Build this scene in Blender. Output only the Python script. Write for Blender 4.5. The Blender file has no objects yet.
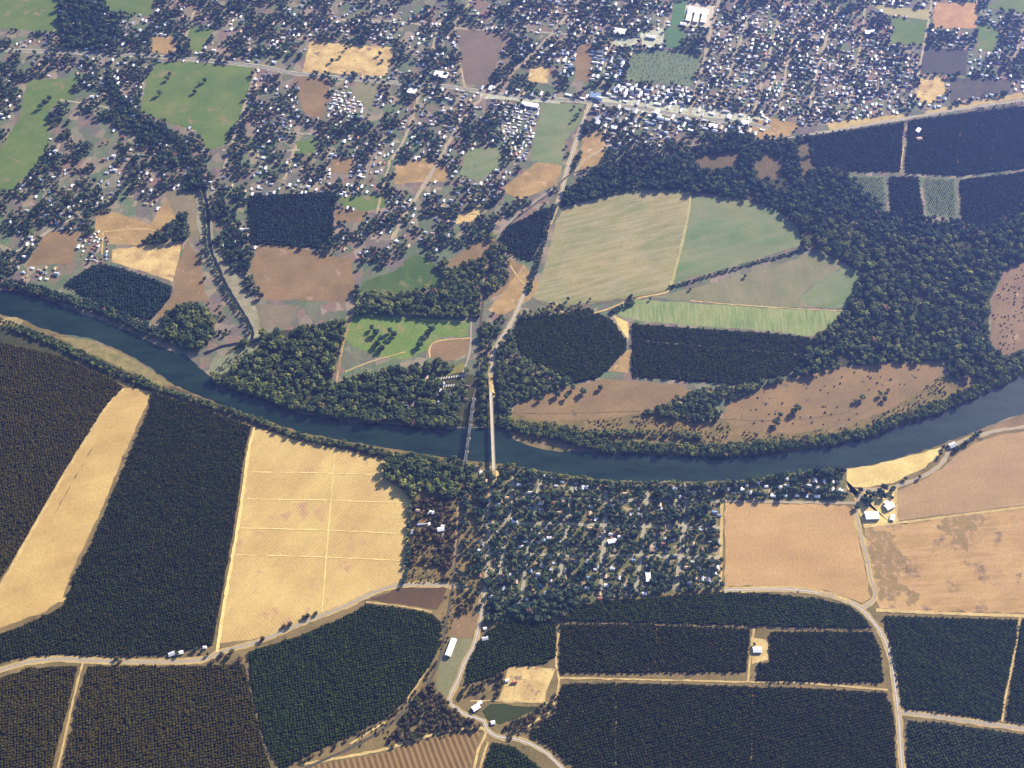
import bpy, bmesh, math, random
import numpy as np
from mathutils import Vector, Matrix
R = math.radians
rng = np.random.default_rng(7)
random.seed(7)
S = bpy.context.scene
C = S.collection

# ------------------------------------------------------------------ camera
D = 3800.0; PITCH = R(54); HALF = R(22); F = 512 / math.tan(HALF)
CAM = Vector((0, -D*math.cos(PITCH), D*math.sin(PITCH)))
cd = bpy.data.cameras.new('camera'); cam = bpy.data.objects.new('camera', cd); C.objects.link(cam)
cam.location = CAM; cam.rotation_euler = (R(90)-PITCH, 0, 0)
cd.sensor_fit = 'HORIZONTAL'; cd.angle = 2*HALF; cd.clip_start = 10; cd.clip_end = 60000
S.camera = cam
# ------------------------------------------------------------------ sky, sun, exposure
SUN_EL, SUN_AZ = R(25), R(42)          # azimuth clockwise from +Y (up in the photo)
w = bpy.data.worlds.new('World'); S.world = w; w.use_nodes = True
nt = w.node_tree; sky = nt.nodes.new('ShaderNodeTexSky'); sky.sky_type = 'NISHITA'; sky.sun_disc = False
sky.sun_elevation = SUN_EL; sky.sun_rotation = SUN_AZ; sky.altitude = 100; sky.dust_density = 1.0
bg = nt.nodes['Background']; bg.inputs['Strength'].default_value = 0.055
nt.links.new(sky.outputs[0], bg.inputs['Color'])
sl = bpy.data.lights.new('sun', 'SUN'); so = bpy.data.objects.new('sun', sl); C.objects.link(so)
sl.energy = 5.0; sl.angle = R(0.5); sl.color = (1.0, 0.88, 0.70)
sd = Vector((math.sin(SUN_AZ)*math.cos(SUN_EL), math.cos(SUN_AZ)*math.cos(SUN_EL), math.sin(SUN_EL)))
so.rotation_euler = sd.to_track_quat('Z', 'Y').to_euler(); so.location = (0, 0, 6000)
S.view_settings.view_transform = 'Standard'; S.view_settings.look = 'None'
S.view_settings.gamma = 1; S.view_settings.use_curve_mapping = False
S.view_settings.exposure = 2.05
S.cycles.max_bounces = 3; S.cycles.diffuse_bounces = 1; S.cycles.glossy_bounces = 1
S.cycles.transmission_bounces = 0; S.cycles.volume_bounces = 0; S.cycles.transparent_max_bounces = 4
S.cycles.use_denoising = True
HAZE_DENSITY = 4.8e-5; HAZE_COLOR = (0.20, 0.31, 1.0); HAZE_ANISO = 0.65

# ------------------------------------------------------------------ pixel <-> ground
_s, _c = math.sin(PITCH), math.cos(PITCH)
def P(px, py, z=0.0):
    a = (px-512)/F; b = (384-py)/F
    d = Vector((a, _c + b*_s, -_s + b*_c))
    t = (z-CAM.z)/d.z
    return Vector((CAM.x+d.x*t, CAM.y+d.y*t, z))
def Pn(q):
    q = np.asarray(q, float); a = (q[:, 0]-512)/F; b = (384-q[:, 1])/F
    dy = _c+b*_s; dz = -_s+b*_c; t = -CAM.z/dz
    return np.stack([a*t, CAM.y+dy*t], 1)
def toPx(g):
    g = np.asarray(g, float); y = g[:, 1]-CAM.y; z = -CAM.z
    dep = y*_c - z*_s; up = y*_s + z*_c
    return np.stack([512+F*g[:, 0]/dep, 384-F*up/dep], 1)
def inpoly(pts, poly):
    x, y = pts[:, 0], pts[:, 1]; r = np.zeros(len(pts), bool); n = len(poly)
    for i in range(n):
        x1, y1 = poly[i]; x2, y2 = poly[(i+1) % n]
        if y1 == y2: continue
        k = ((y1 > y) != (y2 > y)) & (x < (x2-x1)*(y-y1)/(y2-y1)+x1)
        r ^= k
    return r
def ext(poly):
    out = []; n = len(poly)
    M = {0: (-150, None), 1: (1180, None), 2: (None, -90), 3: (None, 880)}
    def edge(p):
        e = set()
        if p[0] <= 0: e.add(0)
        if p[0] >= 1024: e.add(1)
        if p[1] <= 0: e.add(2)
        if p[1] >= 768: e.add(3)
        return e
    def push(p, e): return (M[e][0] if M[e][0] is not None else p[0], M[e][1] if M[e][1] is not None else p[1])
    for i in range(n):
        p, q = poly[i], poly[(i+1) % n]
        o = poly[i-1]
        out.append(p)
        ep, eq = edge(p), edge(q)
        c = ep & eq
        if c:
            e = min(c); a, b = push(p, e), push(q, e)
            for e2 in ep-c: a = push(a, e2)
            for e2 in eq-c: b = push(b, e2)
            out += [a, b]
    return out
def vnoise(g, size, seed=0):
    r = np.random.default_rng(seed+100); T = r.random((64, 64))
    u = g[:, 0]/size+1000.3; v = g[:, 1]/size+1000.7
    i = np.floor(u).astype(int); j = np.floor(v).astype(int); fu = u-i; fv = v-j
    fu = fu*fu*(3-2*fu); fv = fv*fv*(3-2*fv)
    t = lambda a, b: T[a % 64, b % 64]
    return (t(i, j)*(1-fu)+t(i+1, j)*fu)*(1-fv)+(t(i, j+1)*(1-fu)+t(i+1, j+1)*fu)*fv

# ------------------------------------------------------------------ materials
def lin(c, k=0.5):
    return tuple(k*((v/255/12.92) if v/255 <= .04045 else ((v/255+.055)/1.055)**2.4) for v in c)
class MatB:
    def __init__(s, name, rough=1.0, spec=0.1):
        s.m = bpy.data.materials.new(name); s.m.use_nodes = True; s.n = s.m.node_tree.nodes; s.l = s.m.node_tree.links
        s.b = s.n['Principled BSDF']; s.b.inputs['Roughness'].default_value = rough
        s.b.inputs['Specular IOR Level'].default_value = spec
        s.tc = s.n.new('ShaderNodeTexCoord')
    def coord(s, sc=(1, 1, 1), rot=0, loc=(0, 0, 0)):
        m = s.n.new('ShaderNodeMapping'); m.inputs['Scale'].default_value = sc; m.inputs['Rotation'].default_value = (0, 0, rot)
        m.inputs['Location'].default_value = loc
        s.l.new(s.tc.outputs['Object'], m.inputs[0]); return m.outputs[0]
    def streak(s, size, ang, ratio=9, loc=(0, 0, 0)):
        m = s.n.new('ShaderNodeMapping'); m.vector_type = 'TEXTURE'; m.inputs['Rotation'].default_value = (0, 0, ang); m.inputs['Scale'].default_value = (size*ratio, size, 1)
        m.inputs['Location'].default_value = loc
        s.l.new(s.tc.outputs['Object'], m.inputs[0]); t = s.n.new('ShaderNodeTexNoise'); t.inputs['Scale'].default_value = 1; t.inputs['Detail'].default_value = 4; t.inputs['Roughness'].default_value = .65
        s.l.new(m.outputs[0], t.inputs['Vector']); return t.outputs['Fac']
    def noise(s, size, detail=3, rough=.55, sc=None, rot=0, loc=(0, 0, 0)):
        t = s.n.new('ShaderNodeTexNoise'); t.inputs['Scale'].default_value = 1/size; t.inputs['Detail'].default_value = detail
        t.inputs['Roughness'].default_value = rough
        s.l.new(s.coord(sc or (1, 1, 1), rot, loc), t.inputs['Vector']); return t.outputs['Fac']
    def ramp(s, fac, stops, const=False):
        r = s.n.new('ShaderNodeValToRGB'); e = r.color_ramp.elements
        if const: r.color_ramp.interpolation = 'CONSTANT'
        while len(e) < len(stops): e.new(0.5)
        for k, (p, c) in enumerate(stops):
            e[k].position = p; e[k].color = (c, c, c, 1) if isinstance(c, (int, float)) else (*c, 1)
        s.l.new(fac, r.inputs[0]); return r.outputs[0]
    def mix(s, fac, a, b, mode='MIX'):
        m = s.n.new('ShaderNodeMix'); m.data_type = 'RGBA'; m.blend_type = mode
        for sock, v in ((m.inputs[0], fac), (m.inputs[6], a), (m.inputs[7], b)):
            if isinstance(v, (int, float)): sock.default_value = v
            elif isinstance(v, tuple): sock.default_value = (*v, 1)
            else: s.l.new(v, sock)
        return m.outputs[2]
    def done(s, col, bump=None, dist=1.0):
        s.l.new(col, s.b.inputs['Base Color'])
        if bump is not None:
            b = s.n.new('ShaderNodeBump'); b.inputs['Distance'].default_value = dist; b.inputs['Strength'].default_value = 1
            s.l.new(bump, b.inputs['Height']); s.l.new(b.outputs[0], s.b.inputs['Normal'])
        return s.m
_seed = [0]
def field_mat(name, a, b, k=.5, size=90, stripe=None, blot=None, fine=.22, streak=None):
    """a, b: sRGB ends of the colour range. stripe=(spacing m, angle, strength, colour); blot=(colour, size, threshold)"""
    _seed[0] += 37; L = (_seed[0]*13.0, _seed[0]*7.0, 0)
    M = MatB(name); k *= 1.22; wb = lambda c: (c[0]*.98, c[1]*1.04, c[2]*.74); A, B = wb(lin(a, k)), wb(lin(b, k))
    col = M.mix(M.ramp(M.noise(size, 4, .6, loc=L), [(.35, 0.0), (.65, 1.0)]), A, B)
    f = M.ramp(M.noise(7, 3, .7, loc=L), [(.25, 1-fine), (.75, 1+fine)])
    col = M.mix(1.0, col, f, 'MULTIPLY')
    st = M.ramp(M.streak(45, R(_seed[0] % 90), 5, loc=L), [(.3, .90), (.7, 1.10)])
    col = M.mix(1.0, col, st, 'MULTIPLY')
    if blot:
        bc, bs, th = blot
        col = M.mix(M.ramp(M.noise(bs, 5, .65, loc=(L[1], L[0], 0)), [(th, 0.0), (th+.08, 1.0)]), col, lin(bc, k))
    if streak:
        sz, ang, amt, sc = streak
        col = M.mix(M.ramp(M.streak(sz, ang, loc=L), [(.42, 0.0), (.62, amt)]), col, lin(sc, k))
    if stripe:
        sp, ang, amt, sc = stripe
        wv = M.n.new('ShaderNodeTexWave'); wv.wave_type = 'BANDS'; wv.bands_direction = 'X'
        wv.inputs['Scale'].default_value = 2*math.pi/sp/20*1.0
        wv.inputs['Distortion'].default_value = 1.2; wv.inputs['Detail'].default_value = 2; wv.inputs['Detail Scale'].default_value = .3
        M.l.new(M.coord(rot=ang), wv.inputs[0])
        fac = M.ramp(wv.outputs['Fac'], [(.35, 0.0), (.8, amt)])
        col = M.mix(fac, col, lin(sc, k))
    return M.done(col)
def flat_mat(name, c, k=.5, rough=.8, var=.12, spec=.2):
    M = MatB(name, rough, spec); A = lin(c, k)
    return M.done(M.mix(1.0, A, M.ramp(M.noise(9, 3, .7), [(.3, 1-var), (.7, 1+var)]), 'MULTIPLY'))
def rand_mat(name, stops, k=.5, rough=.8, spec=.2, leaf=False, const=False):
    M = MatB(name, rough, spec)
    oi = M.n.new('ShaderNodeObjectInfo')
    col = M.ramp(oi.outputs['Random'], [(p, lin(c, k)) for p, c in stops], const)
    if leaf:
        v = M.ramp(M.noise(2.2, 2, .6), [(.3, .62), (.7, 1.45)])
        col = M.mix(1.0, col, v, 'MULTIPLY')
    return M.done(col)

# ------------------------------------------------------------------ object helpers
def tag(o, label=None, cat=None, group=None, kind=None):
    if label: o['label'] = label
    if cat: o['category'] = cat
    if group: o['group'] = group
    if kind: o['kind'] = kind
    return o
def link(name, me, parent=None, loc=None):
    o = bpy.data.objects.new(name, me); C.objects.link(o)
    if parent: o.parent = parent
    if loc: o.location = loc
    return o
def mesh(name, vs, fs, mats, mi=None, smooth=False):
    me = bpy.data.meshes.new(name); me.from_pydata([tuple(v) for v in vs], [], fs)
    for m in (mats if isinstance(mats, (list, tuple)) else [mats]): me.materials.append(m)
    if mi is not None: me.polygons.foreach_set('material_index', mi)
    if smooth: me.polygons.foreach_set('use_smooth', [True]*len(fs))
    me.update(); return me
_z = [0.06]
def zup(): _z[0] += 0.002; return _z[0]
FIELDS = []      # polygons where no wild tree or house is scattered
def rough_edge(g, amp, step=18):
    out = []; n = len(g)
    for i in range(n):
        a, b = g[i], g[(i+1) % n]; L = math.hypot(b[0]-a[0], b[1]-a[1]); m = max(1, int(L/step)); m = min(m, 120)
        nx, ny = (-(b[1]-a[1])/max(L, 1e-6), (b[0]-a[0])/max(L, 1e-6))
        for j in range(m):
            t = j/m; q = 0 if j == 0 else random.gauss(0, amp)
            out.append((a[0]+(b[0]-a[0])*t+nx*q, a[1]+(b[1]-a[1])*t+ny*q))
    return out
def sheet(name, poly, mat, z=None, amp=1.3, excl=True, step=18):
    p = ext(poly)
    if excl: FIELDS.append(p)
    g = rough_edge([tuple(v) for v in Pn(p)], amp, step)
    z = zup() if z is None else z
    me = mesh(name, [(x, y, z) for x, y in g], [tuple(range(len(g)))], mat)
    if me.polygons[0].normal.z < 0: me.flip_normals()
    return tag(link(name, me), kind='structure')
def smoothline(pts, step=12.0):
    g = [np.array(v) for v in pts]; out = []
    n = len(g)
    for i in range(n-1):
        p0 = g[max(i-1, 0)]; p1 = g[i]; p2 = g[i+1]; p3 = g[min(i+2, n-1)]
        m = max(1, int(np.linalg.norm(p2-p1)/step))
        for j in range(m):
            t = j/m
            out.append(.5*((2*p1)+(-p0+p2)*t+(2*p0-5*p1+4*p2-p3)*t*t+(-p0+3*p1-3*p2+p3)*t**3))
    out.append(g[-1]); return np.array(out)
ROADS = []
def extl(pts):
    def e(a, b):
        if a[0] <= 0 or a[0] >= 1024 or a[1] <= 0 or a[1] >= 768:
            dx, dy = a[0]-b[0], a[1]-b[1]; L = math.hypot(dx, dy); return [(a[0]+dx/L*130, a[1]+dy/L*130)]
        return []
    return e(pts[0], pts[1])+list(pts)+e(pts[-1], pts[-2])
def strip(name, pts, width, mat, amp=.4, keep=None, z=None, px=True):
    """a road laid along pixel points; keep = clearance half-width for scattered things"""
    g = smoothline(Pn(extl(pts))) if px else smoothline(pts)
    t = np.gradient(g, axis=0); t /= np.linalg.norm(t, axis=1)[:, None]+1e-9; nrm = np.stack([-t[:, 1], t[:, 0]], 1)
    h = width/2
    a = g+nrm*(h+rng.normal(0, amp, len(g)))[:, None]; b = g-nrm*(h+rng.normal(0, amp, len(g)))[:, None]
    n = len(g); z = zup() if z is None else z
    vs = [(x, y, z) for x, y in a]+[(x, y, z) for x, y in b]
    fs = [(i, i+1, n+i+1, n+i) for i in range(n-1)]
    me = mesh(name, vs, fs, mat)
    if me.polygons[0].normal.z < 0: me.flip_normals()
    if keep is not None: ROADS.append((g, keep))
    return tag(link(name, me), kind='structure')
def near_roads(g, extra=0.0):
    bad = np.zeros(len(g), bool)
    for r, k in ROADS:
        k = k+extra; lo = r.min(0)-k; hi = r.max(0)+k
        idx = np.where((g[:, 0] > lo[0]) & (g[:, 0] < hi[0]) & (g[:, 1] > lo[1]) & (g[:, 1] < hi[1]) & ~bad)[0]
        if not len(idx): continue
        q = g[idx]; d = np.full(len(q), 1e9)
        for i in range(0, len(r), 2): d = np.minimum(d, (q[:, 0]-r[i, 0])**2+(q[:, 1]-r[i, 1])**2)
        bad[idx[d < (k+6)**2*1.0]] = True
    return bad

# ------------------------------------------------------------------ ground
def ground_mat():
    M = MatB('ground_soil')
    a = M.ramp(M.noise(160, 5, .6), [(.30, lin((124, 112, 106), .58)), (.45, lin((146, 130, 114), .58)), (.56, lin((112, 128, 96), .58)), (.7, lin((168, 146, 124), .58))])
    vo = M.n.new('ShaderNodeTexVoronoi'); vo.inputs['Scale'].default_value = 1/34; M.l.new(M.coord((1, .8, 1), R(16)), vo.inputs['Vector'])
    vc = M.n.new('ShaderNodeSeparateColor'); M.l.new(vo.outputs['Color'], vc.inputs[0])
    yard = M.ramp(vc.outputs[0], [(0, lin((95, 112, 78), .58)), (.22, lin((160, 145, 118), .58)), (.4, lin((112, 104, 98), .58)), (.55, lin((190, 165, 135), .58)), (.68, lin((108, 128, 84), .58)), (.84, lin((150, 118, 98), .58))], True)
    c = M.mix(.5, a, yard)
    c = M.mix(1.0, c, M.ramp(M.noise(9, 4, .7), [(.25, .7), (.75, 1.3)]), 'MULTIPLY')
    return M.done(c)
sq = 11500; me = bpy.data.meshes.new('ground')
N = 24; vs = [(-sq+2*sq*i/N, -sq+2*sq*j/N, 0) for j in range(N+1) for i in range(N+1)]
fs = [(j*(N+1)+i, j*(N+1)+i+1, (j+1)*(N+1)+i+1, (j+1)*(N+1)+i) for j in range(N) for i in range(N)]
tag(link('ground', mesh('ground', vs, fs, ground_mat())), kind='structure')

# ---- river
def water_mat():
    M = MatB('river_water', .22, .35)
    c = M.mix(M.ramp(M.noise(90, 5, .65, sc=(.6, 2.2, 1)), [(.35, 0.0), (.65, 1.0)]), lin((28, 52, 40), .34), lin((48, 76, 58), .38))
    return M.done(c, M.noise(6, 3, .6), .05)
RIVER = [(0, 290), (20, 292), (50, 301), (95, 318), (130, 332), (160, 347), (187, 356), (206, 373), (216, 384), (256, 397), (300, 413), (345, 421), (400, 425), (440, 429), (470, 428), (505, 428), (514, 440), (540, 447), (575, 451), (620, 453), (680, 455), (730, 457), (768, 452), (830, 446), (870, 437), (900, 425), (940, 413), (975, 397), (1000, 386), (1024, 374),
         (1024, 414), (1000, 421), (978, 431), (965, 436), (945, 443), (930, 449), (900, 458), (865, 466), (845, 468), (800, 472), (768, 477), (740, 480), (700, 482), (660, 482), (620, 481), (580, 477), (540, 471), (512, 465), (480, 462), (465, 460), (430, 455), (405, 451), (375, 446), (340, 440), (300, 433), (256, 417), (225, 406), (195, 394), (172, 383), (150, 367), (120, 350), (90, 338), (60, 334), (40, 328), (25, 320), (0, 314)]
sheet('river', RIVER, water_mat(), amp=2.0, step=14)
m_sand = field_mat('gravel_bar', (190, 165, 130), (150, 130, 105), .5, 40)
m_bank = field_mat('bank_soil', (120, 96, 84), (98, 88, 72), .45, 40)

# ---- field materials
TAN = (208, 172, 128)
m_tan = field_mat('stubble', (214, 178, 128), (196, 158, 112), .52, 120)
m_tanrow = field_mat('stubble_rows', (216, 182, 126), (196, 158, 108), .52, 130, blot=((186, 146, 104), 80, .58), stripe=(8, R(-40), .28, (232, 204, 160)))
m_tanor = field_mat('pale_bare_field', (206, 164, 124), (190, 148, 112), .5, 160, stripe=(7, R(8), .15, (222, 184, 146)))
m_tanspot = field_mat('weedy_dry_field', (200, 160, 118), (178, 140, 104), .5, 110, streak=(14, R(5), .4, (222, 182, 136)), blot=((120, 100, 78), 70, .56))
m_lane = field_mat('field_lane', (240, 208, 156), (226, 192, 140), .58, 30)
m_clr = field_mat('brown_clearing', (136, 110, 92), (116, 104, 84), .42, 40)
m_lawn = field_mat('yellow_green_meadow', (112, 136, 78), (128, 142, 84), .5, 60, blot=((150, 142, 92), 40, .56))  # yellower, brighter grass than the other meadow
m_brt = field_mat('bright_dry_grass', (232, 202, 150), (212, 180, 130), .55, 70)
m_bro = field_mat('fallow_brown', (158, 126, 102), (138, 112, 92), .5, 90, blot=((176, 146, 118), 40, .60))
m_red = field_mat('ploughed_red', (118, 88, 74), (106, 82, 70), .45, 100)
m_pink = field_mat('fallow_pink', (158, 126, 100), (140, 114, 94), .5, 140, blot=((118, 104, 82), 55, .60))
m_gtan = field_mat('cut_hay', (166, 150, 116), (138, 138, 100), .5, 130, streak=(13, R(17), .45, (196, 178, 146)))
m_ggrn = field_mat('green_hay', (108, 130, 92), (142, 140, 110), .5, 120, streak=(20, R(20), .4, (150, 150, 118)))
m_glite = field_mat('pale_green_crop', (146, 154, 108), (118, 142, 92), .5, 110, streak=(8, R(88), .6, (180, 172, 124)))
m_gdry = field_mat('dry_hay', (148, 136, 118), (130, 128, 102), .5, 90)
m_past = field_mat('pasture', (100, 122, 72), (120, 130, 80), .5, 110, blot=((150, 134, 94), 60, .58))
m_park = field_mat('meadow', (82, 108, 66), (98, 114, 70), .44, 90, blot=((134, 132, 84), 40, .56))
m_dirt = field_mat('bare_dirt', (190, 154, 116), (162, 130, 100), .5, 60, blot=((214, 178, 134), 40, .58))
m_gold = field_mat('golden_dirt', (216, 184, 140), (180, 146, 112), .6, 45, blot=((142, 116, 92), 34, .57))
m_weed = field_mat('weeds_dry', (152, 126, 96), (166, 134, 102), .5, 30, blot=((196, 158, 118), 18, .52))
m_rows = field_mat('vine_row_soil', (128, 98, 68), (114, 88, 62), .5, 80, stripe=(14, R(-22), .5, (190, 158, 112)))
m_pal = field_mat('pale_young_orchard_floor', (122, 126, 108), (108, 118, 100), .5, 80)
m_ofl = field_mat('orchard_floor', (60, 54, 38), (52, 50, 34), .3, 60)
m_oflw = field_mat('orchard_floor_dry', (96, 80, 54), (78, 70, 50), .42, 90)
m_wfl = field_mat('woodland_floor', (92, 88, 66), (74, 76, 56), .42, 50)
m_tfl = field_mat('town_yards', (128, 120, 92), (102, 104, 74), .5, 30, blot=((186, 162, 124), 26, .53))
m_brush = field_mat('brush_floor', (152, 124, 92), (116, 104, 74), .5, 35)
m_grid = field_mat('sports_turf', (98, 130, 96), (92, 122, 92), .5, 60)
m_gray = field_mat('scrub_grey_field', (126, 134, 112), (116, 128, 110), .5, 60)
m_asph = flat_mat('asphalt', (150, 142, 136), .42, .9, .1)
m_road = flat_mat('worn_asphalt', (192, 178, 156), .5, .9, .12)
m_ver = field_mat('road_verge', (210, 180, 136), (186, 156, 118), .5, 30)
m_verg = field_mat('grey_verge', (196, 186, 172), (170, 162, 150), .55, 30)
m_trk = field_mat('dirt_track', (222, 190, 146), (196, 162, 122), .52, 30)
m_trkd = field_mat('dirt_track_dull', (150, 124, 98), (130, 108, 88), .5, 30)
m_conc = flat_mat('concrete', (222, 208, 176), .55, .8, .08)
m_park_lot = field_mat('pale_paving', (206, 202, 200), (160, 154, 148), .6, 12) if 1 else flat_mat('parking_asphalt', (190, 182, 182), .5, .9, .1)
m_line = flat_mat('road_paint', (245, 240, 225), .75, .7, .05)

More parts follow.
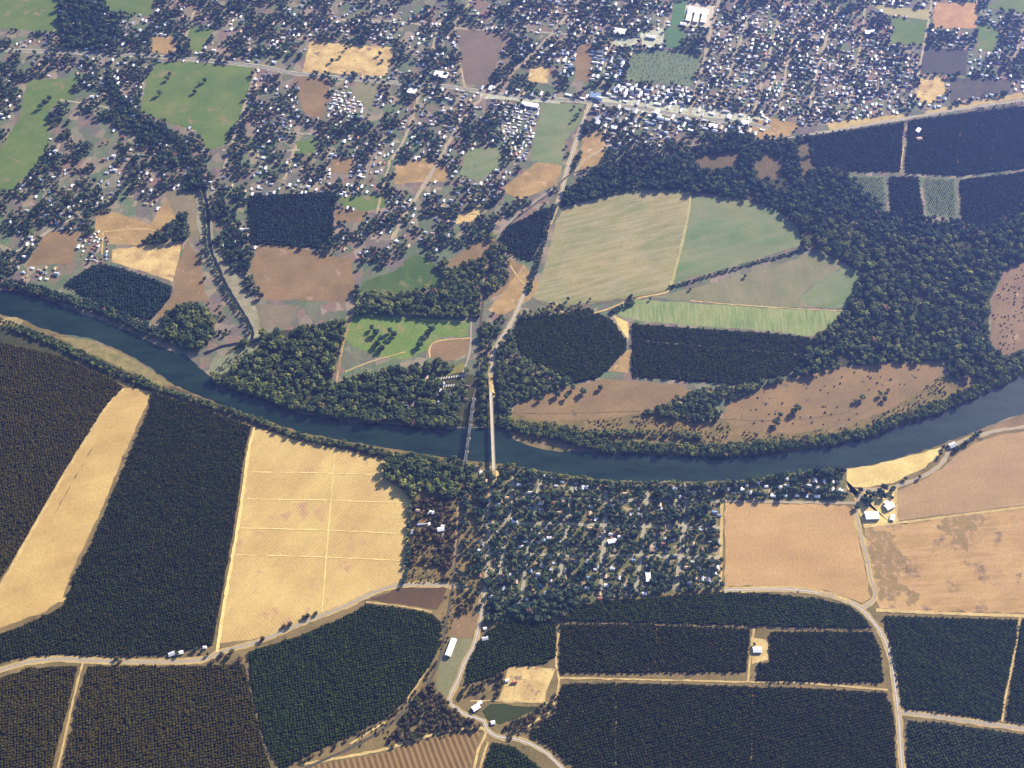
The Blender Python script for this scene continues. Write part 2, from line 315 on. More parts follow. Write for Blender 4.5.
# ---- open fields
m_farm = field_mat('dry_farm_soil', (150, 124, 94), (122, 106, 80), .5, 80, blot=((104, 92, 66), 30, .56))
sheet('farm_ground', [(0, 314), (25, 320), (60, 334), (120, 350), (172, 383), (256, 417), (340, 440), (430, 455), (512, 465), (580, 477), (660, 482), (740, 480), (845, 468), (900, 458), (978, 431), (1024, 414), (1024, 768), (0, 768)], m_farm, z=0.03, excl=False)
OPEN = [
 ('dry_field', [(130, 388), (150, 391), (148, 402), (125, 452), (105, 500), (85, 545), (70, 575), (63, 597), (45, 612), (20, 621), (0, 628), (0, 606), (30, 556), (60, 505), (95, 444), (118, 403)], m_tan),
 ('dry_field', [(57, 597), (72, 598), (72, 603), (56, 602)], m_tan),
 ('dry_field', [(256, 428), (300, 441), (340, 449), (385, 461), (384, 478), (405, 492), (411, 502), (407, 560), (403, 583), (370, 595), (320, 618), (280, 633), (250, 640), (218, 643), (226, 600), (240, 520), (250, 450)], m_tanrow),
 ('ploughed_field', [(368, 600), (403, 587), (447, 588), (443, 600), (437, 610), (425, 608), (400, 604)], m_red),
 ('vine_rows', [(300, 768), (350, 759), (385, 753), (440, 736), (482, 731), (470, 768)], m_rows),
 ('dry_field', [(440, 664), (465, 656), (455, 680), (447, 698), (436, 690)], m_gdry),
 ('dry_field', [(453, 618), (479, 614), (476, 630), (470, 638), (451, 637)], m_bro),
 ('dirt_yard', [(508, 668), (530, 666), (556, 668), (546, 692), (545, 703), (505, 703), (499, 701), (505, 680)], m_gold),
 ('green_paddock', [(490, 704), (543, 707), (520, 717), (500, 725), (487, 720), (482, 711)], field_mat('dark_grass', (74, 78, 48), (66, 72, 46), .45, 40)),
 ('dry_field', [(725, 503), (845, 505), (852, 510), (857, 530), (866, 575), (871, 598), (862, 603), (830, 591), (770, 586), (725, 586)], m_tanor),
 ('dry_field', [(897, 491), (925, 479), (942, 469), (955, 456), (975, 443), (1000, 435), (1024, 431), (1024, 505), (960, 513), (898, 521)], field_mat('pinkish_stubble', (186, 150, 120), (172, 138, 114), .5, 120, stripe=(8, R(15), .2, (204, 168, 132)))),
 ('weedy_field', [(865, 527), (898, 524), (960, 516), (1024, 508), (1024, 613), (940, 611), (880, 608), (876, 600), (872, 575), (865, 545)], m_tanspot),
 ('weed_patch', [(867, 528), (890, 532), (896, 548), (905, 560), (898, 578), (905, 592), (890, 600), (879, 600), (874, 575), (867, 548)], m_weed),
 ('weed_patch', [(942, 520), (962, 515), (990, 514), (984, 524), (975, 534), (968, 548), (955, 552), (950, 535), (938, 530)], m_weed),
 ('weed_patch', [(905, 590), (915, 586), (920, 600), (908, 606)], m_weed),
 ('clearing', [(694, 158), (715, 154), (742, 150), (738, 166), (712, 172), (698, 168)], m_clr),
 ('clearing', [(752, 160), (770, 154), (785, 162), (782, 178), (760, 182)], m_clr),
 ('clearing', [(796, 150), (808, 140), (812, 168), (825, 195), (805, 185)], m_clr),
 ('dry_field', [(847, 469), (870, 466), (905, 457), (941, 447), (938, 456), (925, 468), (893, 483), (870, 487), (847, 488)], m_brt),
 ('bare_patch', [(975, 432), (1000, 424), (1024, 416), (1024, 426), (995, 430)], m_bro),
 ('gravel_bar', [(58, 336), (90, 340), (120, 353), (150, 369), (171, 384), (160, 386), (140, 377), (110, 362), (80, 350)], field_mat('bar_grass', (170, 146, 114), (128, 120, 84), .5, 25)),
 ('gravel_bar', [(0, 318), (16, 317), (24, 321), (18, 325), (0, 328)], m_sand),
 ('gravel_bar', [(512, 437), (535, 436), (555, 441), (576, 449), (560, 452), (530, 446)], field_mat('bar_scrub', (150, 126, 102), (116, 106, 80), .5, 25)),
 ('gravel_bar', [(208, 372), (214, 362), (235, 350), (262, 340), (255, 352), (235, 368), (218, 384)], field_mat('creek_gravel', (150, 146, 134), (124, 130, 104), .5, 25)),
 ('fallow_field', [(515, 405), (560, 389), (600, 379), (680, 385), (692, 391), (660, 406), (640, 413), (600, 419), (540, 421), (512, 413)], m_pink),
 ('fallow_field', [(725, 405), (760, 388), (800, 376), (850, 366), (945, 361), (940, 375), (918, 392), (888, 410), (850, 424), (790, 434), (745, 430), (722, 420)], m_pink),
 ('fallow_field', [(1005, 270), (1024, 262), (1024, 347), (1002, 358), (990, 340), (992, 300)], field_mat('fallow_mauve', (152, 122, 106), (134, 108, 96), .5, 110, blot=((190, 160, 118), 60, .6))),
 ('hay_field', [(563, 207), (600, 198), (640, 190), (685, 192), (692, 196), (685, 225), (672, 280), (665, 292), (630, 297), (560, 306), (533, 298), (545, 265), (555, 225)], m_gtan),
 ('hay_field', [(693, 196), (740, 200), (775, 210), (797, 225), (801, 240), (797, 247), (760, 258), (720, 270), (672, 283), (675, 270), (688, 215)], m_ggrn),
 ('hay_field', [(650, 297), (690, 289), (740, 275), (800, 258), (822, 252), (846, 265), (814, 284), (798, 300), (812, 307), (768, 307), (690, 301)], m_gdry),
 ('green_paddock', [(846, 266), (862, 272), (845, 308), (812, 307), (799, 300), (815, 284)], m_ggrn),
 ('crop_strip', [(630, 299), (690, 303), (768, 308), (845, 311), (832, 327), (812, 336), (768, 331), (700, 326), (640, 321), (613, 315)], m_glite),
 ('dirt_corner', [(612, 315), (628, 322), (628, 339), (618, 325)], m_brt),
 ('dirt_corner', [(627, 350), (632, 349), (628, 373), (608, 371)], m_dirt),
 ('meadow', [(414, 254), (427, 258), (440, 270), (443, 283), (430, 289), (400, 293), (356, 293), (366, 281), (395, 271)], m_park),
 ('meadow', [(350, 317), (365, 314), (400, 318), (470, 320), (468, 336), (437, 338), (428, 350), (405, 360), (380, 357), (352, 346), (343, 336)], m_lawn),
 ('dirt_yard', [(428, 357), (427, 348), (437, 339), (470, 338), (469, 352), (455, 360), (440, 361)], m_bro),
 ('green_paddock', [(440, 378), (462, 362), (466, 366), (460, 372)], field_mat('olive_grass', (150, 136, 82), (132, 124, 76), .5, 20)),
 ('fallow_field', [(256, 246), (275, 243), (330, 255), (352, 259), (355, 290), (345, 303), (300, 300), (264, 300), (250, 270)], m_bro),
 ('fallow_field', [(225, 305), (262, 304), (300, 306), (290, 325), (262, 330), (240, 322)], field_mat('grey_fallow', (146, 128, 118), (130, 118, 106), .5, 60)),
 ('fallow_field', [(445, 262), (470, 246), (495, 238), (492, 252), (470, 262), (450, 270)], m_bro),
 ('fallow_field', [(488, 300), (520, 283), (524, 265), (506, 258), (512, 272), (505, 286), (490, 292)], m_pink),
 ('fallow_field', [(524, 264), (540, 285), (530, 300), (500, 316), (488, 310), (505, 290)], m_dirt),
 ('golden_yard', [(458, 215), (480, 205), (488, 210), (470, 222), (456, 224)], m_gold),
 ('dirt_yard', [(335, 210), (368, 211), (362, 222), (335, 223)], m_bro),
 ('green_paddock', [(340, 197), (385, 195), (385, 207), (362, 211), (340, 205)], m_past),
 ('dirt_yard', [(95, 215), (115, 212), (150, 225), (162, 205), (172, 190), (180, 195), (182, 238), (150, 246), (110, 244), (95, 236)], m_dirt),
 ('golden_yard', [(112, 250), (140, 246), (182, 241), (178, 262), (173, 282), (140, 270), (112, 262)], m_gold),
 ('dirt_yard', [(45, 231), (80, 232), (72, 263), (26, 266), (36, 250)], m_bro),
 ('fallow_field', [(176, 268), (188, 240), (200, 260), (208, 300), (190, 302), (172, 312), (152, 325), (160, 312), (174, 296)], m_bro),
 ('fallow_field', [(165, 192), (205, 190), (203, 235), (192, 245), (178, 225)], field_mat('creek_side_fallow', (136, 122, 112), (150, 132, 112), .5, 60)),
 ('pasture', [(0, 0), (58, 0), (58, 32), (0, 28)], m_past),
 ('pasture', [(28, 80), (80, 78), (72, 98), (48, 110), (50, 140), (38, 165), (12, 190), (0, 190), (0, 150), (18, 120)], m_past),
 ('pasture', [(158, 62), (190, 62), (254, 68), (244, 112), (224, 145), (208, 150), (196, 130), (172, 124), (140, 112), (146, 80)], m_past),
 ('pasture', [(188, 28), (214, 30), (202, 52), (190, 50)], m_past),
 ('pasture', [(105, 0), (155, 0), (150, 16), (110, 12)], m_past),
 ('dirt_yard', [(152, 35), (174, 36), (178, 53), (152, 53)], m_dirt),
 ('golden_yard', [(310, 41), (345, 44), (396, 48), (391, 62), (386, 76), (345, 74), (302, 72)], m_gold),
 ('dirt_yard', [(298, 77), (322, 79), (330, 82), (324, 119), (306, 116), (298, 100)], m_bro),
 ('fallow_field', [(356, 82), (382, 84), (372, 110), (352, 96)], m_gdry),
 ('dirt_yard', [(459, 30), (484, 31), (505, 36), (490, 86), (463, 84)], field_mat('mauve_yard', (140, 116, 112), (126, 110, 108), .5, 60)),
 ('dirt_yard', [(395, 165), (425, 158), (452, 170), (445, 182), (420, 182), (395, 184)], m_dirt),
 ('dirt_yard', [(332, 157), (354, 158), (350, 174), (330, 172)], m_bro),
 ('green_paddock', [(296, 141), (318, 141), (314, 156), (294, 155)], m_past),
 ('green_paddock', [(466, 150), (500, 146), (505, 165), (480, 180), (460, 176)], m_ggrn),
 ('dirt_yard', [(500, 190), (540, 160), (562, 166), (556, 185), (520, 200)], m_dirt),
 ('pasture', [(542, 103), (584, 104), (579, 125), (566, 140), (562, 165), (530, 161), (536, 130)], m_ggrn),
 ('golden_yard', [(530, 66), (548, 68), (548, 83), (528, 82)], m_gold),
 ('dirt_yard', [(578, 45), (592, 44), (590, 82), (575, 80), (574, 62)], m_bro),
 ('grey_field', [(632, 49), (690, 52), (703, 57), (692, 86), (640, 82), (626, 80)], m_gray),
 ('sports_field', [(665, 28), (684, 28), (679, 48), (665, 47)], m_grid),
 ('sports_field', [(674, 2), (690, 0), (686, 26), (670, 26)], m_grid),
 ('school_yard', [(686, 2), (716, 6), (710, 28), (684, 26)], m_conc),
 ('car_park', [(590, 95), (700, 106), (765, 119), (762, 126), (700, 121), (590, 103)], m_park_lot),
 ('car_park', [(480, 92), (560, 98), (560, 104), (480, 98)], m_park_lot),
 ('car_park', [(613, 37), (640, 38), (636, 47), (610, 45)], m_park_lot),
 ('car_park', [(640, 33), (664, 28), (664, 46), (642, 48)], m_park_lot),
 ('dirt_yard', [(583, 138), (600, 130), (606, 146), (600, 165), (578, 172)], m_dirt),
 ('dirt_yard', [(752, 122), (770, 118), (800, 124), (790, 136), (755, 140)], m_dirt),
 ('dirt_yard', [(935, 3), (978, 3), (976, 28), (932, 28)], field_mat('orange_dirt', (206, 160, 124), (190, 140, 112), .5, 40)),
 ('dry_field', [(868, 4), (930, 10), (930, 20), (888, 15)], field_mat('straw_strip', (190, 176, 138), (176, 158, 128), .5, 40)),
 ('pasture', [(888, 16), (928, 21), (925, 45), (888, 44), (895, 30)], m_past),
 ('pasture', [(978, 24), (1000, 28), (996, 52), (976, 50)], m_past),
 ('pasture', [(1000, 0), (1024, 0), (1024, 14), (985, 8)], m_past),
 ('dark_field', [(921, 48), (968, 50), (966, 75), (920, 74)], field_mat('ploughed_dark', (98, 88, 96), (88, 84, 90), .45, 40)),
 ('golden_yard', [(920, 78), (942, 76), (946, 92), (930, 104), (916, 100)], m_gold),
 ('dark_field', [(950, 78), (1012, 80), (1010, 92), (950, 102)], field_mat('ploughed_dim', (112, 98, 100), (90, 86, 92), .45, 40)),
 ('road_verge', [(826, 123), (870, 117), (907, 114), (905, 118), (830, 130)], m_ver),
 ('road_verge', [(925, 112), (975, 101), (1024, 92), (1024, 98), (960, 108), (925, 116)], m_ver),
 ('young_plot', [(848, 175), (885, 176), (888, 213), (852, 205)], m_pal),
 ('young_plot', [(921, 177), (956, 178), (957, 218), (927, 216)], m_pal),
 ('dirt_yard', [(846, 480), (848, 490), (878, 490), (896, 488), (896, 522), (864, 526), (858, 510)], m_brt),
 ('dirt_yard', [(752, 638), (768, 640), (768, 660), (752, 664)], m_trk),
]
EXC_SPOTS = []
# ---- floors under trees (not excluded from scatter)
sheet('woodland_floor', [(250, 335), (290, 330), (345, 320), (342, 345), (330, 384), (370, 375), (440, 368), (473, 375), (505, 385), (505, 428), (470, 427), (430, 427), (400, 423), (345, 418), (300, 410), (250, 394), (216, 382), (225, 355)], m_wfl, excl=False)
sheet('woodland_floor', [(770, 205), (800, 215), (840, 220), (880, 235), (930, 240), (980, 235), (1024, 215), (1024, 262), (1003, 272), (990, 300), (988, 340), (1002, 358), (1024, 348), (1024, 372), (985, 385), (950, 380), (945, 360), (850, 365), (790, 378), (812, 338), (846, 308), (862, 272), (848, 265), (822, 251), (801, 245), (797, 225)], m_wfl, excl=False)
sheet('woodland_floor', [(563, 193), (600, 165), (650, 160), (700, 150), (740, 135), (808, 137), (812, 168), (850, 173), (850, 215), (800, 212), (770, 205), (740, 198), (690, 191), (640, 188), (600, 197), (560, 208)], m_wfl, excl=False)
sheet('riverside_brush', [(505, 425), (512, 413), (540, 421), (600, 419), (640, 413), (665, 404), (692, 391), (722, 420), (745, 430), (790, 434), (850, 424), (888, 410), (940, 375), (990, 378), (1024, 360), (1024, 374), (975, 397), (900, 425), (830, 446), (730, 457), (620, 453), (560, 440), (514, 438)], m_brush, excl=False)
sheet('town_yards', [(478, 466), (520, 467), (580, 478), (640, 484), (725, 482), (845, 471), (847, 488), (852, 503), (725, 502), (722, 588), (700, 591), (620, 598), (580, 605), (556, 618), (500, 621), (455, 610), (450, 588), (458, 540), (460, 500)], m_tfl, excl=False)
sheet('brush_floor', [(412, 502), (455, 480), (458, 500), (452, 583), (405, 583), (408, 550)], m_brush, excl=False)
sheet('brush_floor', [(447, 588), (478, 600), (478, 612), (455, 616), (450, 640), (440, 664), (436, 690), (448, 700), (486, 728), (440, 734), (385, 751), (330, 762), (350, 745), (405, 708), (432, 670), (443, 620)], m_brush, excl=False)
sheet('brush_floor', [(452, 482), (490, 480), (482, 520), (479, 600), (450, 590), (456, 545)], m_brush, excl=False)
sheet('road_verge', [(124, 388), (134, 388), (118, 404), (70, 486), (22, 572), (0, 612), (0, 584), (12, 562), (60, 480), (106, 404)], m_tan, excl=False)
sheet('brush_floor', [(452, 636), (470, 638), (474, 642), (463, 664), (448, 698), (440, 664), (446, 645)], m_gdry, excl=False)
sheet('river_bank', [(172, 386), (200, 397), (256, 419), (300, 435), (340, 442), (385, 450), (384, 459), (340, 448), (300, 440), (256, 427), (200, 406), (155, 391)], m_bank, excl=False)
sheet('river_bank', [(0, 328), (20, 326), (60, 340), (110, 364), (150, 383), (152, 391), (128, 387), (110, 378), (60, 356), (0, 342)], m_wfl, excl=False)

for n_, p_, m_ in OPEN: sheet(n_, p_, m_, amp=6 if n_ == 'weed_patch' else 1.8, step=7 if n_ == 'weed_patch' else 18)
# ---- orchards: floor sheets; rows of trees are planted further down
ORCH = [  # (name for labels, polygon, row angle deg, spacing, radius, tree colour key, dry floor)
 ('the far-left riverside orchard', [(0, 342), (60, 356), (110, 378), (124, 388), (108, 403), (60, 478), (12, 562), (0, 580)], 20, 7.6, 3.9, 'glare_warm'),
 ('the orchard between the two tan fields', [(152, 393), (200, 408), (251, 427), (245, 450), (235, 520), (221, 600), (212, 646), (165, 654), (130, 656), (60, 654), (30, 656), (0, 662), (0, 634), (30, 623), (64, 606), (75, 576), (95, 537), (125, 466), (149, 410)], 20, 7.6, 3.9, 'dark'),
 ('the bottom-left corner orchard', [(0, 678), (30, 668), (78, 666), (52, 768), (0, 768)], 12, 7.6, 3.9, 'glare_warm'),
 ('the orchard below the left farm road', [(88, 666), (190, 666), (244, 664), (250, 690), (262, 740), (271, 768), (63, 768)], 12, 7.6, 3.9, 'glare_warm'),
 ('the wedge-shaped orchard below the tan striped field', [(248, 652), (300, 636), (355, 612), (366, 604), (400, 608), (432, 614), (441, 622), (438, 650), (428, 670), (405, 702), (385, 718), (350, 736), (310, 754), (285, 768), (279, 768), (264, 740), (252, 690)], 12, 7.6, 3.9, 'green'),
 ('the small orchard beside the white barn road', [(478, 642), (486, 632), (500, 625), (520, 619), (556, 622), (557, 655), (545, 664), (510, 666), (498, 676), (466, 684), (466, 670)], 16, 7.6, 3.8, 'green'),
 ('the bottom-centre orchard', [(562, 684), (620, 683), (700, 685), (750, 687), (800, 688), (884, 692), (890, 704), (894, 718), (896, 768), (575, 768), (548, 745), (530, 735), (556, 712)], 14, 7.6, 3.7, 'dark'),
 ('the long orchard above the dark track', [(560, 624), (655, 625), (750, 629), (746, 672), (560, 673)], 24, 7.6, 3.9, 'dark'),
 ('the orchard south of the riverside town', [(578, 606), (620, 600), (700, 594), (730, 592), (770, 594), (820, 599), (850, 607), (866, 620), (871, 628), (800, 627), (750, 625), (560, 621)], 8, 7.4, 4.1, 'green'),
 ('the orchard inside the road bend', [(770, 632), (872, 632), (880, 650), (884, 682), (756, 681), (758, 664), (770, 662)], 28, 7.6, 3.9, 'dark'),
 ('the right-hand orchard beside the bending road', [(884, 616), (1018, 620), (1015, 645), (1003, 700), (1001, 720), (930, 711), (904, 708), (897, 680), (890, 645)], 30, 7.4, 4.0, 'green'),
 ('the orchard at the right edge', [(1024, 620), (1022, 620), (1012, 680), (1006, 720), (1024, 723)], 30, 7.4, 4.0, 'green'),
 ('the bottom-right corner orchard', [(908, 720), (940, 723), (1024, 735), (1024, 768), (907, 768)], 18, 8.2, 4.2, 'light'),
 ('the little orchard by the bottom track', [(492, 742), (515, 747), (540, 768), (484, 768)], 15, 7.6, 3.8, 'green'),
 ('the dark block beside the left river bend', [(66, 284), (85, 270), (100, 264), (120, 268), (172, 286), (170, 298), (160, 310), (150, 320), (130, 315), (100, 307)], 10, 9, 5.0, 'blue'),
 ('the block orchard in the hay fields', [(632, 324), (700, 329), (768, 333), (811, 338), (806, 357), (788, 375), (740, 385), (632, 377), (632, 350)], 8, 9, 4.4, 'green'),
 ('the orchard beside the highway woods', [(520, 320), (590, 309), (612, 320), (626, 340), (626, 350), (608, 370), (598, 378), (575, 383), (545, 370), (520, 352), (512, 335)], 10, 8.5, 4.6, 'green'),
 ('the square block in the upper left', [(248, 196), (335, 192), (333, 235), (320, 248), (250, 244)], 12, 9, 4.6, 'blue'),
 ('the block beside the curving highway', [(505, 228), (545, 208), (552, 212), (540, 245), (530, 262), (505, 252), (498, 243)], 12, 9, 4.4, 'blue'),
 ('the far right orchard under the railway', [(808, 137), (850, 131), (904, 122), (900, 172), (850, 171), (813, 166)], 16, 8.4, 4.1, 'blue'),
 ('the far right orchard under the railway', [(908, 121), (960, 114), (1024, 106), (1024, 168), (960, 176), (905, 173)], 16, 8.4, 4.1, 'blue'),
 ('the far right lower orchard', [(960, 180), (1024, 172), (1024, 212), (990, 230), (962, 224)], 16, 8.4, 4.2, 'blue'),
 ('the far right lower orchard', [(889, 177), (918, 177), (924, 216), (928, 232), (892, 226)], 16, 8.4, 4.2, 'blue'),
 ('the far right lower orchard', [(808, 170), (846, 176), (850, 205), (830, 200)], 16, 8.4, 4.2, 'blue'),
]
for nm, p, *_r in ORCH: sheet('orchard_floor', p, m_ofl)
MID = [(855, 178), (882, 178), (884, 208), (856, 203)]

# ------------------------------------------------------------------ roads, tracks, railway
R_MAIN_N = [(492, 398), (491, 372), (494, 352), (500, 340), (510, 325), (518, 308), (526, 290), (534, 272), (545, 235), (557, 205), (562, 190), (567, 170), (580, 130), (590, 103)]
def road(pts, wid, verge=None, paint=False, keep=None, mat=None, name='road'):
    if verge: strip('road_verge', pts, wid+verge, m_verg if name != 'road' else m_ver, 1.2)
    strip(name, pts, wid, mat or m_road, .15, keep if keep is not None else wid/2)
    if paint: strip('road_marking', pts, .8, m_line, 0)
road(R_MAIN_N, 10, 7, True, keep=9)
road([(494, 466), (493, 480), (490, 500), (489, 540), (484, 597), (478, 631), (473, 647), (464, 664), (457, 682), (449, 700), (456, 708), (466, 715), (484, 721), (487, 729), (496, 736), (520, 740), (545, 752), (562, 768)], 8, 6, True)
road([(0, 50), (85, 53), (175, 58), (256, 66), (300, 74), (400, 83), (450, 87), (512, 96), (590, 102), (640, 108), (690, 117), (735, 122), (770, 128)], 11, 10, True, name='highway', mat=m_asph)
road([(770, 140), (800, 137), (825, 132), (908, 118), (960, 109), (1024, 100)], 8, 3, name='highway')
road([(0, 670), (30, 662), (60, 659), (100, 661), (150, 662), (200, 660), (224, 651), (260, 641), (300, 624), (345, 606), (375, 592), (403, 585), (447, 585), (470, 588)], 7, 11)
road([(724, 590), (770, 589), (800, 590), (825, 594), (845, 600), (860, 608), (870, 618), (880, 631), (888, 648), (893, 671), (898, 711), (900, 736), (902, 768)], 9, 9, True)
road([(898, 712), (930, 716), (1024, 729)], 8, 7)
road([(862, 608), (873, 601), (875, 592), (870, 576), (868, 564), (862, 539), (856, 514), (857, 503), (862, 490)], 6, 10)
road([(725, 501), (845, 503), (856, 503)], 5, 3)
road([(862, 490), (893, 487), (925, 475), (942, 463), (950, 449), (962, 441), (975, 437), (1000, 430), (1024, 427)], 7, 4)
for a, wd in [([(579, 0), (549, 37), (512, 72), (468, 112), (441, 157), (421, 190), (405, 215), (392, 240)], 9), ([(421, 90), (406, 135), (391, 160)], 6), ([(441, 12), (431, 57)], 6),
          ([(256, 72), (240, 120), (222, 175)], 7), ([(197, 3), (184, 42), (178, 56)], 6), ([(719, 0), (709, 37), (704, 62), (694, 97), (690, 116)], 9),
          ([(750, 10), (741, 40), (732, 67), (719, 117)], 6), ([(778, 20), (768, 60), (752, 118)], 6), ([(673, 0), (669, 10), (664, 28)], 6),
          ([(840, 0), (829, 30), (818, 70), (808, 115)], 6), ([(866, 0), (858, 60), (848, 110)], 5), ([(932, 0), (930, 15), (920, 65), (915, 100)], 5), ([(1024, 25), (1014, 60)], 5), ([(800, 0), (790, 50), (778, 115)], 5),
          ([(627, 0), (612, 40), (600, 92)], 5), ([(502, 125), (512, 150), (515, 165)], 5), ([(330, 140), (325, 180)], 5), ([(296, 145), (284, 180)], 5), ([(134, 150), (122, 190)], 5), ([(55, 30), (52, 50)], 5), ([(465, 88), (455, 30), (470, 0)], 5), ([(450, 28), (485, 30)], 5), ([(60, 140), (55, 165)], 4), ([(390, 160), (380, 200), (372, 240)], 4), ([(610, 145), (585, 160), (574, 175)], 5)]:
    road(a, wd, 4, keep=wd/2-1)
for a in ([(706, 30), (760, 34), (840, 40)], [(700, 75), (760, 80), (840, 86), (915, 92)], [(704, 52), (780, 58), (860, 66)], [(262, 130), (330, 136), (400, 142)], [(0, 262), (60, 225), (110, 200)], [(60, 100), (110, 108)], [(340, 20), (400, 22), (450, 30)], [(512, 30), (560, 34), (610, 40)], [(222, 150), (262, 152), (300, 150)]):
    road(a, 5, 3, keep=2, name='street')
# streets of the riverside town
TS = [([(540, 478), (534, 520), (527, 560), (521, 600)], 5), ([(572, 486), (568, 520), (562, 560), (558, 598)], 5), ([(606, 490), (605, 520), (603, 555), (601, 590)], 5), ([(648, 490), (644, 525), (640, 560), (636, 592)], 5),
      ([(688, 488), (684, 528), (680, 560), (676, 590)], 6), ([(514, 476), (508, 520), (500, 580)], 5), ([(490, 522), (560, 524), (640, 526), (722, 528)], 4), ([(488, 553), (560, 555), (640, 556), (722, 558)], 4), ([(520, 497), (600, 500), (722, 501)], 4)]
for a, wd in TS: road(a, wd, 5, keep=wd/2+1.5, name='street')
def track(pts, wd=5, mat=None, keep=2.0): strip('dirt_track', pts, wd, mat or m_trk, .7, keep)
track([(124, 389), (106, 408), (60, 482), (12, 567), (0, 590)], 9, m_trk, 5)
track([(255, 428), (249, 450), (239, 520), (225, 600), (217, 652)], 9, m_lane)
track([(83, 662), (78, 680), (70, 715), (58, 768)], 6)
track([(246, 664), (251, 690), (263, 740), (275, 768)], 4, m_trkd)
for a in ([(252, 472), (320, 473), (385, 475)], [(247, 499), (320, 500), (409, 503)], [(241, 528), (320, 530), (408, 534)], [(236, 555), (320, 557), (407, 561)], [(335, 450), (331, 500), (326, 560), (322, 612)]):
    track(a, 3.2, m_lane)
track([(722, 500), (721, 545), (720, 592)], 9); track([(740, 588), (800, 588), (850, 601)], 5)
track([(896, 488), (897, 522)], 6); track([(864, 527), (898, 523), (960, 515), (1024, 507)], 7)
track([(866, 527), (862, 510)], 5); track([(876, 610), (940, 613), (1024, 616)], 9)
track([(1020, 617), (1017, 640), (1005, 700), (1002, 722)], 5, m_trk)
track([(560, 678), (620, 679), (700, 681), (748, 682), (800, 683), (888, 690)], 4.5, m_trk)
track([(754, 628), (751, 650), (748, 682)], 6); track([(616, 679), (616, 768)], 3, m_trkd); track([(753, 683), (751, 768)], 3, m_trkd); track([(657, 624), (655, 676)], 3, m_trkd)
track([(559, 630), (556, 661), (559, 683), (552, 708), (540, 718), (522, 731)], 6)
track([(558, 622), (800, 629), (872, 630)], 3, m_trkd)
track([(300, 765), (350, 756), (385, 749), (440, 733), (484, 729), (478, 750), (474, 768)], 7)
track([(488, 742), (480, 768)], 5); track([(388, 748), (400, 738), (425, 722)], 4, m_trkd); track([(404, 705), (428, 668)], 5); track([(350, 744), (385, 722)], 5)
track([(499, 701), (506, 683), (512, 678), (516, 690), (512, 701)], 4); track([(470, 701), (505, 701), (548, 703)], 4)
track([(366, 602), (400, 606), (432, 612)], 4)
track([(691, 194), (686, 225), (672, 282), (664, 294)], 9, field_mat('hay_lane', (196, 180, 140), (180, 166, 126), .5, 30))
track([(665, 293), (632, 300), (605, 310), (580, 316), (562, 312), (550, 303)], 6); track([(535, 300), (560, 307), (630, 298), (664, 291)], 4, m_trkd)
track([(690, 301), (768, 307), (845, 311)], 3.5, m_trk); track([(632, 340), (700, 346), (768, 352), (806, 355)], 4, m_gdry)
track([(512, 413), (560, 413), (640, 411)], 3, m_trkd); track([(722, 419), (790, 420), (850, 412)], 3, m_trkd)
track([(903, 142), (902, 172)], 5, m_gdry); track([(961, 118), (958, 165)], 2.5, m_trkd); track([(1000, 112), (990, 165)], 2.5, m_trkd)
track([(352, 315), (343, 345), (336, 384)], 7, m_dirt); track([(405, 352), (370, 362), (345, 372)], 4); track([(430, 358), (430, 348), (438, 341), (470, 338)], 5)
track([(472, 308), (471, 330), (470, 350), (463, 375), (462, 388)], 6, m_road); track([(420, 320), (470, 322)], 3)
track([(103, 232), (140, 229), (172, 234)], 5); track([(103, 232), (102, 255)], 5); track([(480, 300), (486, 280), (500, 255)], 3, m_trkd)
track([(508, 262), (520, 280), (530, 288)], 4); track([(497, 245), (510, 222), (530, 205), (548, 192), (562, 182)], 5, m_road)
track([(458, 500), (456, 545), (453, 580), (450, 590)], 6, m_dirt)
track([(900, 172), (904, 145)], 4, m_trk)
# creek
CREEK = [(113, 82), (120, 98), (135, 112), (155, 126), (178, 140), (190, 158), (202, 185), (208, 215), (210, 245), (218, 268), (232, 296), (246, 318), (253, 334), (248, 342), (225, 346), (204, 354)]
m_bed = field_mat('creek_gravel_bed', (172, 160, 148), (146, 134, 122), .5, 30)
sheet('creek_bed', [(196, 195), (210, 193), (214, 245), (228, 264), (246, 288), (257, 310), (262, 338), (246, 343), (248, 325), (228, 298), (212, 272), (204, 250), (196, 225)], m_bed, excl=True)
strip('creek', CREEK, 11, flat_mat('creek_water', (48, 56, 66), .3, .4, .1), 1.0, 3)
